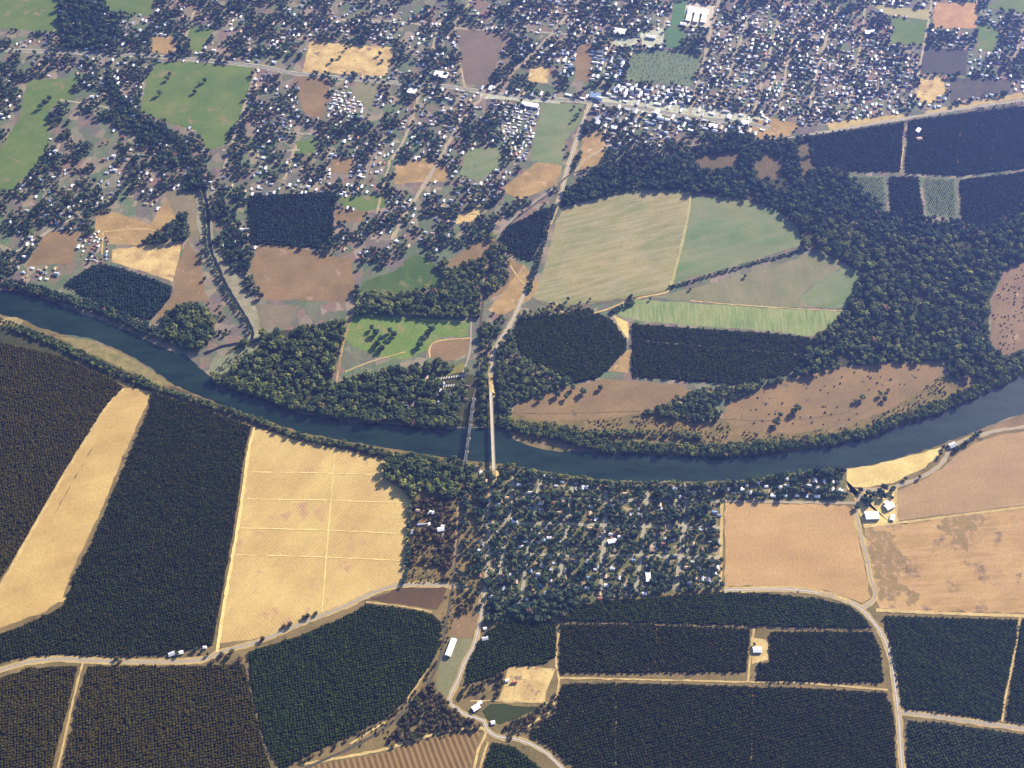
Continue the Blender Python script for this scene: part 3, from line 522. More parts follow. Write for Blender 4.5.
# railway embankment with two rails
RAIL_S = [(466, 462), (463, 480), (458, 540), (452, 590), (446, 625), (441, 655), (430, 680), (412, 703), (385, 728), (350, 748), (310, 766), (300, 772)]
RAIL_N = [(473, 400), (476, 384), (479, 350), (482, 312), (487, 275), (495, 248), (506, 228), (530, 208), (552, 192), (574, 173), (625, 160), (662, 153), (720, 143), (770, 141), (825, 134), (908, 121), (1024, 104)]
m_bal = field_mat('ballast', (120, 108, 104), (104, 96, 94), .45, 20); m_rail = flat_mat('rail_steel', (110, 96, 88), .4, .4, .1, .5)
for L in (RAIL_S, RAIL_N):
    strip('railway_bed', L, 7, m_bal, .4, 3)
    g = smoothline(Pn(extl(L) if L is RAIL_N else L)); t = np.gradient(g, axis=0); t /= np.linalg.norm(t, axis=1)[:, None]+1e-9
    nn = np.stack([-t[:, 1], t[:, 0]], 1); vs = []; fs = []
    for sgn in (-1, 1):
        b0 = len(vs); c_ = g+nn*sgn*.75
        for i in range(len(g)):
            a_ = c_[i]+nn[i]*.1; b_ = c_[i]-nn[i]*.1
            z0 = _z[0]; vs += [(a_[0], a_[1], z0), (a_[0], a_[1], z0+.25), (b_[0], b_[1], z0+.25), (b_[0], b_[1], z0)]
        for i in range(len(g)-1):
            for k in range(4): fs.append((b0+4*i+k, b0+4*i+(k+1) % 4, b0+4*i+4+(k+1) % 4, b0+4*i+4+k))
    tag(link('railway_track', mesh('rails', vs, fs, m_rail)), kind='structure')

# ------------------------------------------------------------------ bridges
def box(vs, fs, c, u, hl, hw, z0, z1):
    """box centred c (x,y), along u with half length hl and half width hw"""
    n = (-u[1], u[0]); b = len(vs)
    for z in (z0, z1):
        for a, d in ((-1, -1), (1, -1), (1, 1), (-1, 1)): vs.append((c[0]+u[0]*hl*a+n[0]*hw*d, c[1]+u[1]*hl*a+n[1]*hw*d, z))
    fs += [(b, b+3, b+2, b+1), (b+4, b+5, b+6, b+7), (b, b+1, b+5, b+4), (b+1, b+2, b+6, b+5), (b+2, b+3, b+7, b+6), (b+3, b, b+4, b+7)]
def bar(vs, fs, p, q, r):
    p, q = Vector(p), Vector(q); d = (q-p).normalized(); s = d.cross(Vector((0, 0, 1)))
    s = s.normalized() if s.length > 1e-3 else Vector((1, 0, 0)); u = s.cross(d); b = len(vs)
    for e in (p, q):
        for a, c in ((-1, -1), (1, -1), (1, 1), (-1, 1)): vs.append(tuple(e+s*r*a+u*r*c))
    fs += [(b, b+1, b+2, b+3), (b+7, b+6, b+5, b+4)]+[(b+k, b+4+k, b+4+(k+1) % 4, b+(k+1) % 4) for k in range(4)]
BH = 13.0
a, b = P(491, 392, BH), P(494, 470, BH); L = (b-a).length; u = ((b-a).x/L, (b-a).y/L); mid = (a+b)/2
br = bpy.data.objects.new('road_bridge', None); C.objects.link(br); br.location = (mid.x, mid.y, 0)
tag(br, 'long pale concrete road bridge crossing the river on a row of piers', 'bridge')
vs, fs = [], []; box(vs, fs, (0, 0), u, L/2, 5.0, BH-1.3, BH); link('deck', mesh('deck', vs, fs, m_conc), br)
for s_ in (-1, 1):
    vs, fs = [], []; n_ = (-u[1]*s_*4.75, u[0]*s_*4.75); box(vs, fs, n_, u, L/2, .25, BH, BH+1.0)
    for k in range(int(L/12)): t_ = -L/2+12*k+6; box(vs, fs, (u[0]*t_+n_[0]*1.01, u[1]*t_+n_[1]*1.01), u, .4, .35, BH-.2, BH+1.25)
    link('parapet', mesh('parapet', vs, fs, m_conc), br)
npier = 9
for k in range(npier):
    t_ = -L/2+L*(k+.5)/npier; vs, fs = [], []
    n_ = (-u[1], u[0]); c_ = (u[0]*t_, u[1]*t_)
    box(vs, fs, c_, n_, 4.7, 1.0, BH-2.6, BH-1.3); box(vs, fs, (c_[0]+n_[0]*3.2, c_[1]+n_[1]*3.2), u, .9, .9, -.5, BH-2.6); box(vs, fs, (c_[0]-n_[0]*3.2, c_[1]-n_[1]*3.2), u, .9, .9, -.5, BH-2.6)
    box(vs, fs, c_, n_, 5.0, 1.6, -.5, 1.6)
    link('pier', mesh('pier', vs, fs, m_conc), br)
vs, fs = [], []
for s_ in (-1, 1):
    e = (u[0]*s_*(L/2+9), u[1]*s_*(L/2+9)); bb = len(vs); n_ = (-u[1], u[0])
    st = (u[0]*s_*L/2, u[1]*s_*L/2); en = (u[0]*s_*(L/2+70), u[1]*s_*(L/2+70))
    vs += [(st[0]+n_[0]*4.9, st[1]+n_[1]*4.9, BH-.05), (st[0]-n_[0]*4.9, st[1]-n_[1]*4.9, BH-.05), (en[0]-n_[0]*5, en[1]-n_[1]*5, .9), (en[0]+n_[0]*5, en[1]+n_[1]*5, .9),
           (st[0]+n_[0]*14, st[1]+n_[1]*14, 0), (st[0]-n_[0]*14, st[1]-n_[1]*14, 0), (en[0]-n_[0]*7, en[1]-n_[1]*7, 0), (en[0]+n_[0]*7, en[1]+n_[1]*7, 0)]
    fs += [(bb, bb+1, bb+2, bb+3), (bb, bb+3, bb+7, bb+4), (bb+1, bb+5, bb+6, bb+2), (bb, bb+4, bb+5, bb+1)]
me = mesh('approach_ramp', vs, fs, m_ver); o = link('approach_embankment', me, None, (mid.x, mid.y, 0)); tag(o, kind='structure')

m_steel = flat_mat('bridge_steel', (150, 152, 158), .5, .6, .15, .4)
RH = 9.0
a, b = P(474, 398, RH), P(465, 464, RH); L = (b-a).length; u = ((b-a).x/L, (b-a).y/L); mid = (a+b)/2; n_ = Vector((-u[1], u[0], 0)); U = Vector((u[0], u[1], 0))
br = bpy.data.objects.new('railway_bridge', None); C.objects.link(br); br.location = (mid.x, mid.y, 0)
tag(br, 'narrow grey steel truss railway bridge crossing the river beside the road bridge', 'bridge')
vs, fs = [], []; box(vs, fs, (0, 0), u, L/2, 2.4, RH-1.2, RH); link('deck', mesh('deck', vs, fs, m_bal), br)
nsp = 5
for k in range(nsp):
    l0 = -L/2+L*k/nsp+1; l1 = -L/2+L*(k+1)/nsp-1; m_ = 8; vs, fs = [], []
    for s_ in (-1, 1):
        bot = [U*(l0+(l1-l0)*i/m_)+n_*s_*2.8+Vector((0, 0, RH)) for i in range(m_+1)]
        top = [v+Vector((0, 0, 7.5)) for v in bot]
        bar(vs, fs, bot[0], bot[-1], .45); bar(vs, fs, top[1], top[-2], .45); bar(vs, fs, bot[0], top[1], .4); bar(vs, fs, top[-2], bot[-1], .4)
        for i in range(1, m_):
            bar(vs, fs, bot[i], top[i], .25)
            if i < m_-1: bar(vs, fs, *( (top[i], bot[i+1]) if i < m_/2 else (bot[i], top[i+1])), .22)
    for i in range(1, m_):
        p = U*(l0+(l1-l0)*i/m_)+Vector((0, 0, RH+7.5)); bar(vs, fs, p-n_*2.8, p+n_*2.8, .3)
    link('truss_span', mesh('truss', vs, fs, m_steel), br)
for k in range(nsp+1):
    t_ = -L/2+L*k/nsp; vs, fs = [], []; c_ = (u[0]*t_, u[1]*t_); box(vs, fs, c_, (n_.x, n_.y), 4.2, 1.5, -.5, RH-1.2); box(vs, fs, c_, (n_.x, n_.y), 5.2, 2.2, -.5, 2.0)
    link('pier', mesh('pier', vs, fs, m_conc), br)

# ------------------------------------------------------------------ tree prototypes
def blob(vs, fs, c, r, sub, jit, squash=.85, seed=0):
    bm = bmesh.new(); bmesh.ops.create_icosphere(bm, subdivisions=sub, radius=1); rr = random.Random(seed); b = len(vs)
    ph = [rr.uniform(0, 6.28) for _ in range(6)]
    for v in bm.verts:
        q = v.co; k = 1+jit*(math.sin(3*q.x+ph[0])*math.sin(4*q.y+ph[1])+.6*math.sin(7*q.z+5*q.x+ph[2]))+rr.uniform(-jit, jit)*.8
        vs.append((c[0]+q.x*r*k, c[1]+q.y*r*k, c[2]+q.z*r*k*squash))
    for f in bm.faces: fs.append(tuple(b+v.index for v in f.verts))
    bm.free()
def leaves(vs, fs, c, r, n, size, squash, rr):
    for _ in range(n):
        d = Vector((rr.gauss(0, 1), rr.gauss(0, 1), abs(rr.gauss(0, 1))*.9-.15)).normalized(); k = rr.uniform(.86, 1.22)
        p = Vector((c[0]+d.x*r*k, c[1]+d.y*r*k, c[2]+d.z*r*k*squash))
        a = Vector((rr.gauss(0, 1), rr.gauss(0, 1), rr.gauss(0, 1))).normalized(); e = a.orthogonal().normalized(); g = a.cross(e); s = size*rr.uniform(.6, 1.3); b = len(vs)
        vs += [tuple(p-e*s), tuple(p-g*s*.7), tuple(p+e*s), tuple(p+g*s*.7)]; fs.append((b, b+1, b+2, b+3))
def crown_geo(seed, lumps=8, H=1.0, tall=1.0, sub=2, nl=22):
    """unit tree: crown radius about 1, total height about 2.1*tall"""
    rr = random.Random(seed); vs, fs = [], []
    zc = 1.0*tall; big = lumps > 12
    blob(vs, fs, (0, 0, zc), .68 if not big else .5, sub, .16, .9*tall, seed)
    if big:
        for q in ((.5, .25, -.1), (-.45, .4, .1), (.1, -.55, -.2)): blob(vs, fs, (q[0], q[1], zc+q[2]*tall), .45, 1, .2, .9*tall, seed*7+int(q[0]*10))
    for i in range(lumps):
        an = i*2.4+rr.uniform(-.4, .4); ra = rr.uniform(.38, 1.0 if big else .72); z = zc+rr.uniform(-.35, .55)*tall; r = rr.uniform(.26, .46)
        c = (ra*math.cos(an), ra*math.sin(an), z); blob(vs, fs, c, r, 1, .2, .85, seed*31+i); leaves(vs, fs, c, r, nl, .11, .9, rr)
    leaves(vs, fs, (0, 0, zc), .8, nl*3, .12, tall, rr)
    return vs, fs
def trunk_geo(seed, h, r0=.09):
    rr = random.Random(seed); vs, fs = [], []; n = 6
    def limb(p, q, a, b):
        p, q = Vector(p), Vector(q); d = (q-p).normalized(); s = d.orthogonal().normalized(); u = d.cross(s); k = len(vs)
        for e, r in ((p, a), (q, b)):
            for i in range(n): t = 6.283*i/n; vs.append(tuple(e+s*r*math.cos(t)+u*r*math.sin(t)))
        for i in range(n): fs.append((k+i, k+(i+1) % n, k+n+(i+1) % n, k+n+i))
    limb((0, 0, -.05), (0, 0, h*.55), r0, r0*.7)
    for i in range(4):
        an = i*1.6+rr.random(); limb((0, 0, h*(.4+.04*i)), (.4*math.cos(an), .4*math.sin(an), h*rr.uniform(.8, 1.0)), r0*.55, r0*.2)
    return vs, fs
m_bark = flat_mat('bark', (112, 96, 82), .35, .9, .2)
LEAF = {
 'wood': rand_mat('leaves_riverside', [(0, (70, 88, 62)), (.3, (88, 106, 68)), (.55, (104, 116, 70)), (.78, (126, 134, 76)), (.93, (150, 154, 84)), (.985, (110, 114, 72)), (1, (140, 116, 86))], .60, .8, .02, True),
 'town': rand_mat('leaves_town_hazed', [(0, (52, 72, 64)), (.4, (64, 86, 70)), (.7, (82, 100, 72)), (.9, (108, 120, 80)), (.98, (90, 104, 74)), (1, (126, 106, 84))], .60, .8, .02, True),  # some haze blue mixed into the leaf green
 'brush': rand_mat('leaves_brush', [(0, (112, 98, 70)), (.3, (128, 108, 78)), (.55, (104, 104, 66)), (.8, (92, 96, 62)), (1, (138, 112, 86))], .42, .8, .02, True),
 'glare_warm': rand_mat('leaves_orchard_glare_tint', [(0, (92, 84, 30)), (.5, (104, 90, 34)), (1, (90, 92, 34))], 0.46, .8, .02, True),  # warm lens glare tinted into leaves that are really green
 'dark': rand_mat('leaves_orchard_dark', [(0, (60, 68, 30)), (.45, (80, 82, 36)), (.85, (64, 80, 36)), (1, (100, 92, 42))], 0.42, .8, .02, True),
 'green': rand_mat('leaves_orchard_green', [(0, (56, 76, 34)), (.5, (70, 88, 38)), (1, (84, 94, 40))], 0.44, .8, .02, True),
 'light': rand_mat('leaves_orchard_light', [(0, (72, 90, 54)), (.5, (88, 104, 60)), (1, (100, 112, 62))], 0.34, .8, .02, True),
 'blue': rand_mat('leaves_orchard_far_hazed', [(0, (50, 70, 68)), (.5, (58, 78, 74)), (1, (68, 88, 78))], 0.54, .8, .02, True),  # blue of the distant haze put into the leaf colour
}
SH = {'wood': [(1, 8, 1.05), (2, 14, 1.15), (3, 7, .9), (4, 16, 1.3)], 'town': [(5, 8, 1.0), (6, 7, 1.2), (7, 9, .9)], 'brush': [(8, 6, .7), (9, 7, .8)]}
for k in ('glare_warm', 'dark', 'green', 'light', 'blue'): SH[k] = [(11, 6, .78), (12, 5, .85), (13, 7, .74)]
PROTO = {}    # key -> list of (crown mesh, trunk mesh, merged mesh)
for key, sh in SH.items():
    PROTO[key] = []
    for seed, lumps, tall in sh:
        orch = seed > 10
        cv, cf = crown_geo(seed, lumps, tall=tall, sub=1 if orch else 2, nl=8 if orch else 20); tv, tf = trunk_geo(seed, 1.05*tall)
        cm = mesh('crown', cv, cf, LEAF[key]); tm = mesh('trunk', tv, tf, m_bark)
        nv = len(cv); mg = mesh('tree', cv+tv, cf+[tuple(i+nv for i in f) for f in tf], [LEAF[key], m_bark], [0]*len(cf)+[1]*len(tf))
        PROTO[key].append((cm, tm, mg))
KEYS = list(PROTO); OFFS = {}; allp = []
pc = bpy.data.collections.new('tree_kinds')
for k in KEYS:
    OFFS[k] = len(allp)
    for c_, t_, m_ in PROTO[k]:
        o = bpy.data.objects.new('kind_%03d' % len(allp), m_); pc.objects.link(o); allp.append(o)
def gn_scatter(name, pts, idx, scl, rot, coll, label=None):
    me = bpy.data.meshes.new(name); me.vertices.add(len(pts)); me.vertices.foreach_set('co', np.asarray(pts, np.float32).ravel())
    for nm, ty, v in (('idx', 'INT', idx), ('scl', 'FLOAT', scl), ('rot', 'FLOAT', rot)):
        at = me.attributes.new(nm, ty, 'POINT'); at.data.foreach_set('value', np.asarray(v, np.int32 if ty == 'INT' else np.float32))
    me.update(); o = link(name, me); tag(o, label=label, kind='stuff')
    ng = bpy.data.node_groups.new(name, 'GeometryNodeTree'); ng.interface.new_socket('Geometry', in_out='INPUT', socket_type='NodeSocketGeometry'); ng.interface.new_socket('Geometry', in_out='OUTPUT', socket_type='NodeSocketGeometry')
    N, L = ng.nodes, ng.links; gi = N.new('NodeGroupInput'); go = N.new('NodeGroupOutput'); ip = N.new('GeometryNodeInstanceOnPoints')
    ci = N.new('GeometryNodeCollectionInfo'); ci.inputs[0].default_value = coll; ci.inputs['Separate Children'].default_value = True; ci.inputs['Reset Children'].default_value = True
    def na(nm, ty):
        n = N.new('GeometryNodeInputNamedAttribute'); n.data_type = ty; n.inputs[0].default_value = nm; return n.outputs['Attribute']
    cx = N.new('ShaderNodeCombineXYZ'); L.new(na('rot', 'FLOAT'), cx.inputs[2])
    L.new(gi.outputs[0], ip.inputs['Points']); L.new(ci.outputs[0], ip.inputs['Instance']); ip.inputs['Pick Instance'].default_value = True
    L.new(na('idx', 'INT'), ip.inputs['Instance Index']); L.new(cx.outputs[0], ip.inputs['Rotation']); L.new(na('scl', 'FLOAT'), ip.inputs['Scale']); L.new(ip.outputs[0], go.inputs[0])
    md = o.modifiers.new('scatter', 'NODES'); md.node_group = ng
    return o

# ------------------------------------------------------------------ houses
HOUSES = []   # x, y, rot, w, d, colour key, px, py, zone
def pt_ang(p, q):
    a, b = P(*p), P(*q); return math.atan2(b.y-a.y, b.x-a.x)
A_N = pt_ang((694, 97), (719, 0)); A_T = pt_ang((603, 555), (606, 490))
def inany(px, polys):
    r = np.zeros(len(px), bool)
    for p in polys: r |= inpoly(px, p)
    return r
RIV = ext(RIVER)
def jgrid(poly, sp, jit, ang=0.0, stretch=1.0):
    p = ext(poly); g = Pn(p); c, s = math.cos(ang), math.sin(ang); Rm = np.array([[c, s], [-s, c]])
    q = g@Rm.T; lo, hi = q.min(0), q.max(0)
    X, Y = np.meshgrid(np.arange(lo[0], hi[0], sp), np.arange(lo[1], hi[1], sp*stretch)); a = np.stack([X.ravel(), Y.ravel()], 1)
    a += rng.uniform(-jit, jit, a.shape)*sp; a = a@Rm; px = toPx(a); k = inpoly(px, p); return a[k], px[k]
ROOFS = {'white': (246, 244, 238), 'pale grey': (206, 208, 212), 'grey': (150, 152, 160), 'tan': (206, 176, 140), 'brown': (122, 98, 84), 'reddish': (178, 112, 88), 'blue': (132, 158, 190), 'dark grey': (92, 92, 100)}
RKEY = list(ROOFS)
def add_houses(poly, sp, prob, ang, zone, cols, stretch=.62, jit=.25, size=(9, 14), seed=0, nz=None, exc=True):
    a, px = jgrid(poly, sp, jit, ang, stretch); k = rng.random(len(a)) < prob
    if nz: k &= vnoise(a, nz[0], seed) > nz[1]
    k &= ~near_roads(a, 3) & ~inpoly(px, RIV)
    if exc: k &= ~inany(px, FIELDS)
    for (x, y), q in zip(a[k], px[k]):
        HOUSES.append((x, y, ang+random.choice((0, math.pi/2))+random.gauss(0, .05), random.uniform(*size), random.uniform(.6, .8), random.choice(cols), q[0], q[1], zone))
brt = ['white']*10+['pale grey']*8+['grey']*4+['tan']*4+['reddish', 'brown', 'blue']
mixb = ['white']*8+['pale grey']*8+['grey']*7+['tan']*4+['brown', 'reddish', 'blue', 'dark grey']
mixd = ['white']*5+['pale grey']*6+['grey']*8+['tan']*7+['brown']*6+['reddish', 'blue', 'dark grey', 'dark grey', 'dark grey']
TOWN = [(480, 470), (520, 471), (580, 481), (640, 486), (722, 486), (722, 588), (690, 591), (620, 597), (580, 604), (545, 612), (500, 610), (480, 600), (478, 540)]
add_houses(TOWN, 26, .62, A_T, 'town', mixd, .62, .42, (8, 13), 9, (60, .30))
add_houses([(722, 482), (770, 480), (845, 476), (845, 498), (722, 500)], 30, .8, A_T, 'strip', brt, .7)
add_houses([(410, 505), (450, 500), (450, 580), (410, 580)], 45, .35, A_T, 'west', mixd)
add_houses([(400, 372), (470, 372), (470, 405), (400, 415)], 36, .3, A_N, 'camp', mixd)
NT = [(700, 8), (835, 5), (870, 40), (918, 62), (912, 112), (826, 124), (760, 130), (690, 128), (690, 90), (700, 60)]
add_houses(NT, 24, .8, A_N, 'north', brt, .66, .3, (8, 14))
add_houses([(480, 88), (700, 104), (770, 118), (765, 135), (700, 132), (600, 122), (585, 100), (480, 96)], 22, .75, A_N-.1, 'strip north', ['white']*9+['pale grey']*5+['grey']*2+['tan', 'blue'], .7, .2, (13, 24), exc=False)
add_houses([(620, 84), (692, 88), (690, 112), (600, 100)], 17, .9, A_N, 'north', ['white']*6+['pale grey']*2+['blue'], .7, .2, (12, 18))
add_houses([(495, 102), (540, 105), (528, 160), (505, 150)], 16, .8, A_N, 'park', ['white']*5+['pale grey']*3+['blue'], .75, .12, (10, 13))
add_houses([(330, 90), (366, 92), (362, 118), (328, 116)], 16, .8, A_N, 'park', ['white']*5+['pale grey']*3, .75, .12, (10, 13))
add_houses([(560, 50), (626, 52), (622, 82), (560, 78)], 19, .85, A_N, 'park', ['white']*3+['pale grey']*2+['blue']*3, .8, .1, (13, 17))
add_houses([(505, 0), (700, 0), (695, 45), (600, 60), (520, 70)], 27, .5, A_N, 'north', brt, .7)
add_houses([(0, 32), (160, 36), (256, 62), (256, 250), (0, 262)], 25, .36, A_N+.2, 'rural', brt, .7, .4, (8, 13), 3, (90, .42))
add_houses([(256, 0), (505, 0), (505, 100), (550, 130), (500, 200), (256, 230)], 24, .46, A_N+.1, 'rural', brt, .7, .35, (8, 13), 5, (90, .38))
add_houses([(870, 0), (1024, 0), (1024, 95), (920, 110)], 27, .45, A_N, 'north', brt, .7)
add_houses([(590, 120), (690, 125), (660, 148), (610, 152)], 24, .6, A_N, 'north', brt, .7)
add_houses([(60, 0), (256, 0), (256, 60), (60, 40)], 30, .25, A_N, 'rural', brt, .7)
add_houses([(20, 265), (60, 268), (55, 285), (10, 278)], 24, .7, A_N, 'rural', brt)
add_houses([(340, 200), (470, 200), (440, 250), (340, 255)], 32, .35, A_N, 'rural', brt)
add_houses([(80, 232), (110, 232), (108, 262), (82, 262)], 15, .75, A_N, 'yard', ['white', 'reddish', 'pale grey', 'brown'], .8, .2, (6, 9), exc=False)
m_wall = {'cream': flat_mat('wall_cream', (214, 202, 180), .6, .8, .06), 'grey': flat_mat('wall_grey', (180, 178, 176), .55, .8, .06)}
m_roof = {k: flat_mat('roof_'+k.replace(' ', '_'), v, .85 if k == 'white' else .62, .6, .08) for k, v in ROOFS.items()}
def house_geo(kind):
    """unit house: length 1 along x; walls and roof kept apart"""
    W, Fw, Rv, Rf = [], [], [], []
    def wing(cx, cy, l, d, h, rh, along=True):
        b = len(W); ux = (1, 0) if along else (0, 1)
        box(W, Fw, (cx, cy), ux, l/2, d/2, 0, h)
        n = (-ux[1], ux[0]); e = .05; k = len(Rv); L2, D2 = l/2+e, d/2+e
        pts = [(-L2, -D2, h), (L2, -D2, h), (L2, D2, h), (-L2, D2, h), (-L2, 0, h+rh), (L2, 0, h+rh)]
        for p in pts: Rv.append((cx+ux[0]*p[0]+n[0]*p[1], cy+ux[1]*p[0]+n[1]*p[1], p[2]+.004))
        Rf.extend([(k, k+1, k+5, k+4), (k+2, k+3, k+4, k+5), (k+1, k+2, k+5), (k+3, k, k+4), (k+3, k+2, k+1, k)])
    if kind == 0: wing(0, 0, 1, .66, .24, .16)
    if kind == 1: wing(0, 0, 1, .55, .24, .15); wing(.22, -.38, .5, .42, .235, .12, False)
    if kind == 2: wing(0, 0, 1, .34, .2, .05)
    if kind == 3: wing(0, 0, 1, .7, .42, .2); wing(-.2, .45, .3, .4, .22, .1, False)
    return (W, Fw), (Rv, Rf)
HG = [house_geo(i) for i in range(4)]
HM = {}; hc = bpy.data.collections.new('house_kinds'); nh = 0
for i, ((wv, wf), (rv, rf)) in enumerate(HG):
    for ck in RKEY:
        wm = m_wall['cream' if (i+len(ck)) % 2 else 'grey']
        W_ = mesh('wall', wv, wf, wm); R_ = mesh('roof', rv, rf, m_roof[ck])
        nv = len(wv); G_ = mesh('house', wv+rv, wf+[tuple(a+nv for a in f) for f in rf], [wm, m_roof[ck]], [0]*len(wf)+[1]*len(rf))
        o = bpy.data.objects.new('kind_%03d' % nh, G_); hc.objects.link(o); HM[(i, ck)] = (W_, R_, nh); nh += 1
# drop houses that overlap
HOUSES.sort(key=lambda h: -h[7]); cell = {}; keep = []
for h in HOUSES:
    cx_, cy_ = int(h[0]//30), int(h[1]//30); ok = True
    for i in (-1, 0, 1):
        for j in (-1, 0, 1):
            for o in cell.get((cx_+i, cy_+j), ()):
                if math.hypot(o[0]-h[0], o[1]-h[1]) < (o[3]+h[3])*.5+1.5: ok = False
    if ok: keep.append(h); cell.setdefault((cx_, cy_), []).append(h)
HOUSES = keep
ORD = ['first', 'second', 'third', 'fourth', 'fifth', 'sixth', 'seventh', 'eighth', 'ninth']
def town_label(col, shape, px, py):
    c = int(sum(px > v for v in (505, 535, 566, 604, 643, 684))); r = int(min(6, max(0, (py-478)//17)))
    cn = ['westernmost', 'second', 'third', 'fourth', 'fifth', 'sixth', 'easternmost'][c]
    return f'{col}-roofed {shape} house, {cn} block east of the bridge, {ORD[r]} row from river'
inframe = lambda h: -5 < h[6] < 1029 and -5 < h[7] < 773
cand = [h for h in HOUSES if inframe(h)]
cand.sort(key=lambda h: -h[3]/(1+.0006*(h[1]+3600)))
near = [h for h in cand if h[8] in ('town', 'strip', 'west', 'camp')]; rest = [h for h in cand if h[8] not in ('town', 'strip', 'west', 'camp')]
indiv = (near+rest)[:300]; ids = set(id(h) for h in indiv)
def vb(px, py):
    L = ['left', 'centre-left', 'centre', 'centre-right', 'right'][min(4, int(px//205))]; return L
LM = [((595, 97), 'the blue-roofed store'), ((698, 17), 'the white school'), ((655, 66), 'the grey square field'), ((560, 130), 'the green strip field'), ((350, 58), 'the golden dirt lot'), ((350, 105), 'the caravan park'), ((205, 95), 'the upper-left pasture'), ((40, 120), 'the far-left pasture'), ((870, 32), 'the white dirt pile'), ((955, 15), 'the orange dirt square'), ((482, 60), 'the mauve fallow yard'), ((760, 60), 'the tree-shaded north town streets'), ((800, 100), 'the pale railway verge'), ((150, 250), 'the bright golden yard'), ((40, 270), 'the left river bend'), ((400, 275), 'the triangular meadow'), ((300, 220), 'the square dark orchard block'), ((640, 115), 'the main street shops'), ((520, 130), 'the trailer park'), ((420, 170), 'the diagonal north road'), ((590, 65), 'the mobile home rows'), ((930, 80), 'the dark ploughed field'), ((450, 385), 'the riverside caravan camp'), ((430, 540), 'the brushy lot west of the railway'), ((90, 245), 'the junk yard')]
def near_lm(px, py):
    d = [(math.hypot(px-p[0], (py-p[1])*1.4), n, p) for p, n in LM]; d.sort(); _, n, p = d[0]
    dx, dy = px-p[0], py-p[1]
    s = ('just below' if dy > 0 else 'just above') if abs(dy)*1.4 > abs(dx) else ('just right of' if dx > 0 else 'just left of')
    return f'{s} {n}'
shn = ['gabled', 'L-shaped', 'long low', 'two-winged']
def pick_shape(h): return 2 if h[8] in ('park', 'strip north') and random.random() < .6 else random.choice((0, 0, 1, 3))
sp_, si_, ss_, sr_ = [], [], [], []
for h in HOUSES:
    s = pick_shape(h); W_, R_, ni = HM[(s, h[5])]
    if id(h) in ids:
        e = bpy.data.objects.new('house', None); C.objects.link(e); e.location = (h[0], h[1], 0); e.rotation_euler = (0, 0, h[2]); e.scale = (h[3],)*3
        if h[8] == 'town': lb = town_label(h[5], shn[s], h[6], h[7]); gp = 'houses of the riverside town south of the river'
        elif h[8] == 'strip': lb = f'{h[5]}-roofed {shn[s]} house on the river bank, {ORD[min(8, max(0, int((h[6]-722)//16)))]} plot above the square field'; gp = 'houses on the bank above the pale square field'
        else: lb = f'{h[5]}-roofed {shn[s]} house {near_lm(h[6], h[7])}'; gp = 'houses '+('west of the town' if h[8] == 'west' else 'of the north town and its farms')
        tag(e, lb, 'house', gp); link('wall', W_, e); link('roof', R_, e)
    else:
        sp_.append((h[0], h[1], 0)); si_.append(ni); ss_.append(h[3]); sr_.append(h[2])
gn_scatter('houses', sp_, si_, ss_, sr_, hc, 'small bright-roofed houses of the far north town among trees')

# ---- special buildings
def building(name, px, py, l, d, h, ang, rc, label, cat, rh=2.0, flat=False, wings=()):
    p = P(px, py); e = bpy.data.objects.new(name, None); C.objects.link(e); e.location = (p.x, p.y, 0); e.rotation_euler = (0, 0, ang); tag(e, label, cat)
    for (ox, oy, l_, d_) in ((0, 0, l, d),)+tuple(wings):
        wv, wf = [], []; box(wv, wf, (ox, oy), (1, 0), l_/2, d_/2, 0, h); link('wall', mesh('wall', wv, wf, m_wall['cream']), e)
        k = .5; L2, D2 = l_/2+k, d_/2+k
        if flat: rv, rf = [], []; box(rv, rf, (ox, oy), (1, 0), L2, D2, h+.02, h+.6)
        else:
            rv = [(ox+x, oy+y, z) for x, y, z in [(-L2, -D2, h+.02), (L2, -D2, h+.02), (L2, D2, h+.02), (-L2, D2, h+.02), (-L2, 0, h+rh), (L2, 0, h+rh)]]
            rf = [(0, 1, 5, 4), (2, 3, 4, 5), (1, 2, 5), (3, 0, 4), (3, 2, 1, 0)]
        link('roof', mesh('roof', rv, rf, m_roof[rc]), e)
    # doors and windows
    wv, wf = [], []; box(wv, wf, (0, -d/2-.03), (1, 0), min(2.5, l*.1), .05, 0, min(3.2, h*.7)); link('door', mesh('door', wv, wf, m_roof['dark grey']), e)
    for i in range(max(2, int(l/9))):
        x = -l/2+l*(i+.5)/max(2, int(l/9))
        if abs(x) < 3.5: continue
        wv, wf = [], []; box(wv, wf, (x, -d/2-.03), (1, 0), 1.0, .05, h*.35, h*.75); link('window', mesh('window', wv, wf, m_roof['dark grey']), e)
    return e
AH = A_N-math.pi/2
building('barn', 451, 648, 50, 15, 6, pt_ang((448, 656), (454, 640)), 'white', 'long white metal-roofed barn between the railway and the farm road', 'barn', 3)
building('farm_shed', 871.5, 516.5, 38, 24, 7, 0.05, 'white', 'big white-roofed shed in the sandy yard left of the track junction', 'shed', 3)
building('farmhouse', 889, 507, 26, 18, 6, .5, 'white', 'white farmhouse at the top right of the sandy yard', 'house', 3, wings=((0, 12, 14, 10),))
building('garage', 892, 518, 18, 12, 4, 1.2, 'white', 'small white garage at the lower right corner of the sandy yard', 'garage')
building('farmhouse', 952, 446, 22, 16, 6, .4, 'pale grey', 'lone pale-roofed house on the river bank where the road bends', 'house', 3)
building('farmhouse', 757, 650.5, 22, 15, 5, 0, 'white', 'lone white-roofed house in a clearing inside the orchards', 'house', 2.5)
building('farmhouse', 476, 708, 20, 14, 5, .6, 'white', 'white-roofed farmhouse beside the dark paddock near the bottom road', 'house', 2.5)
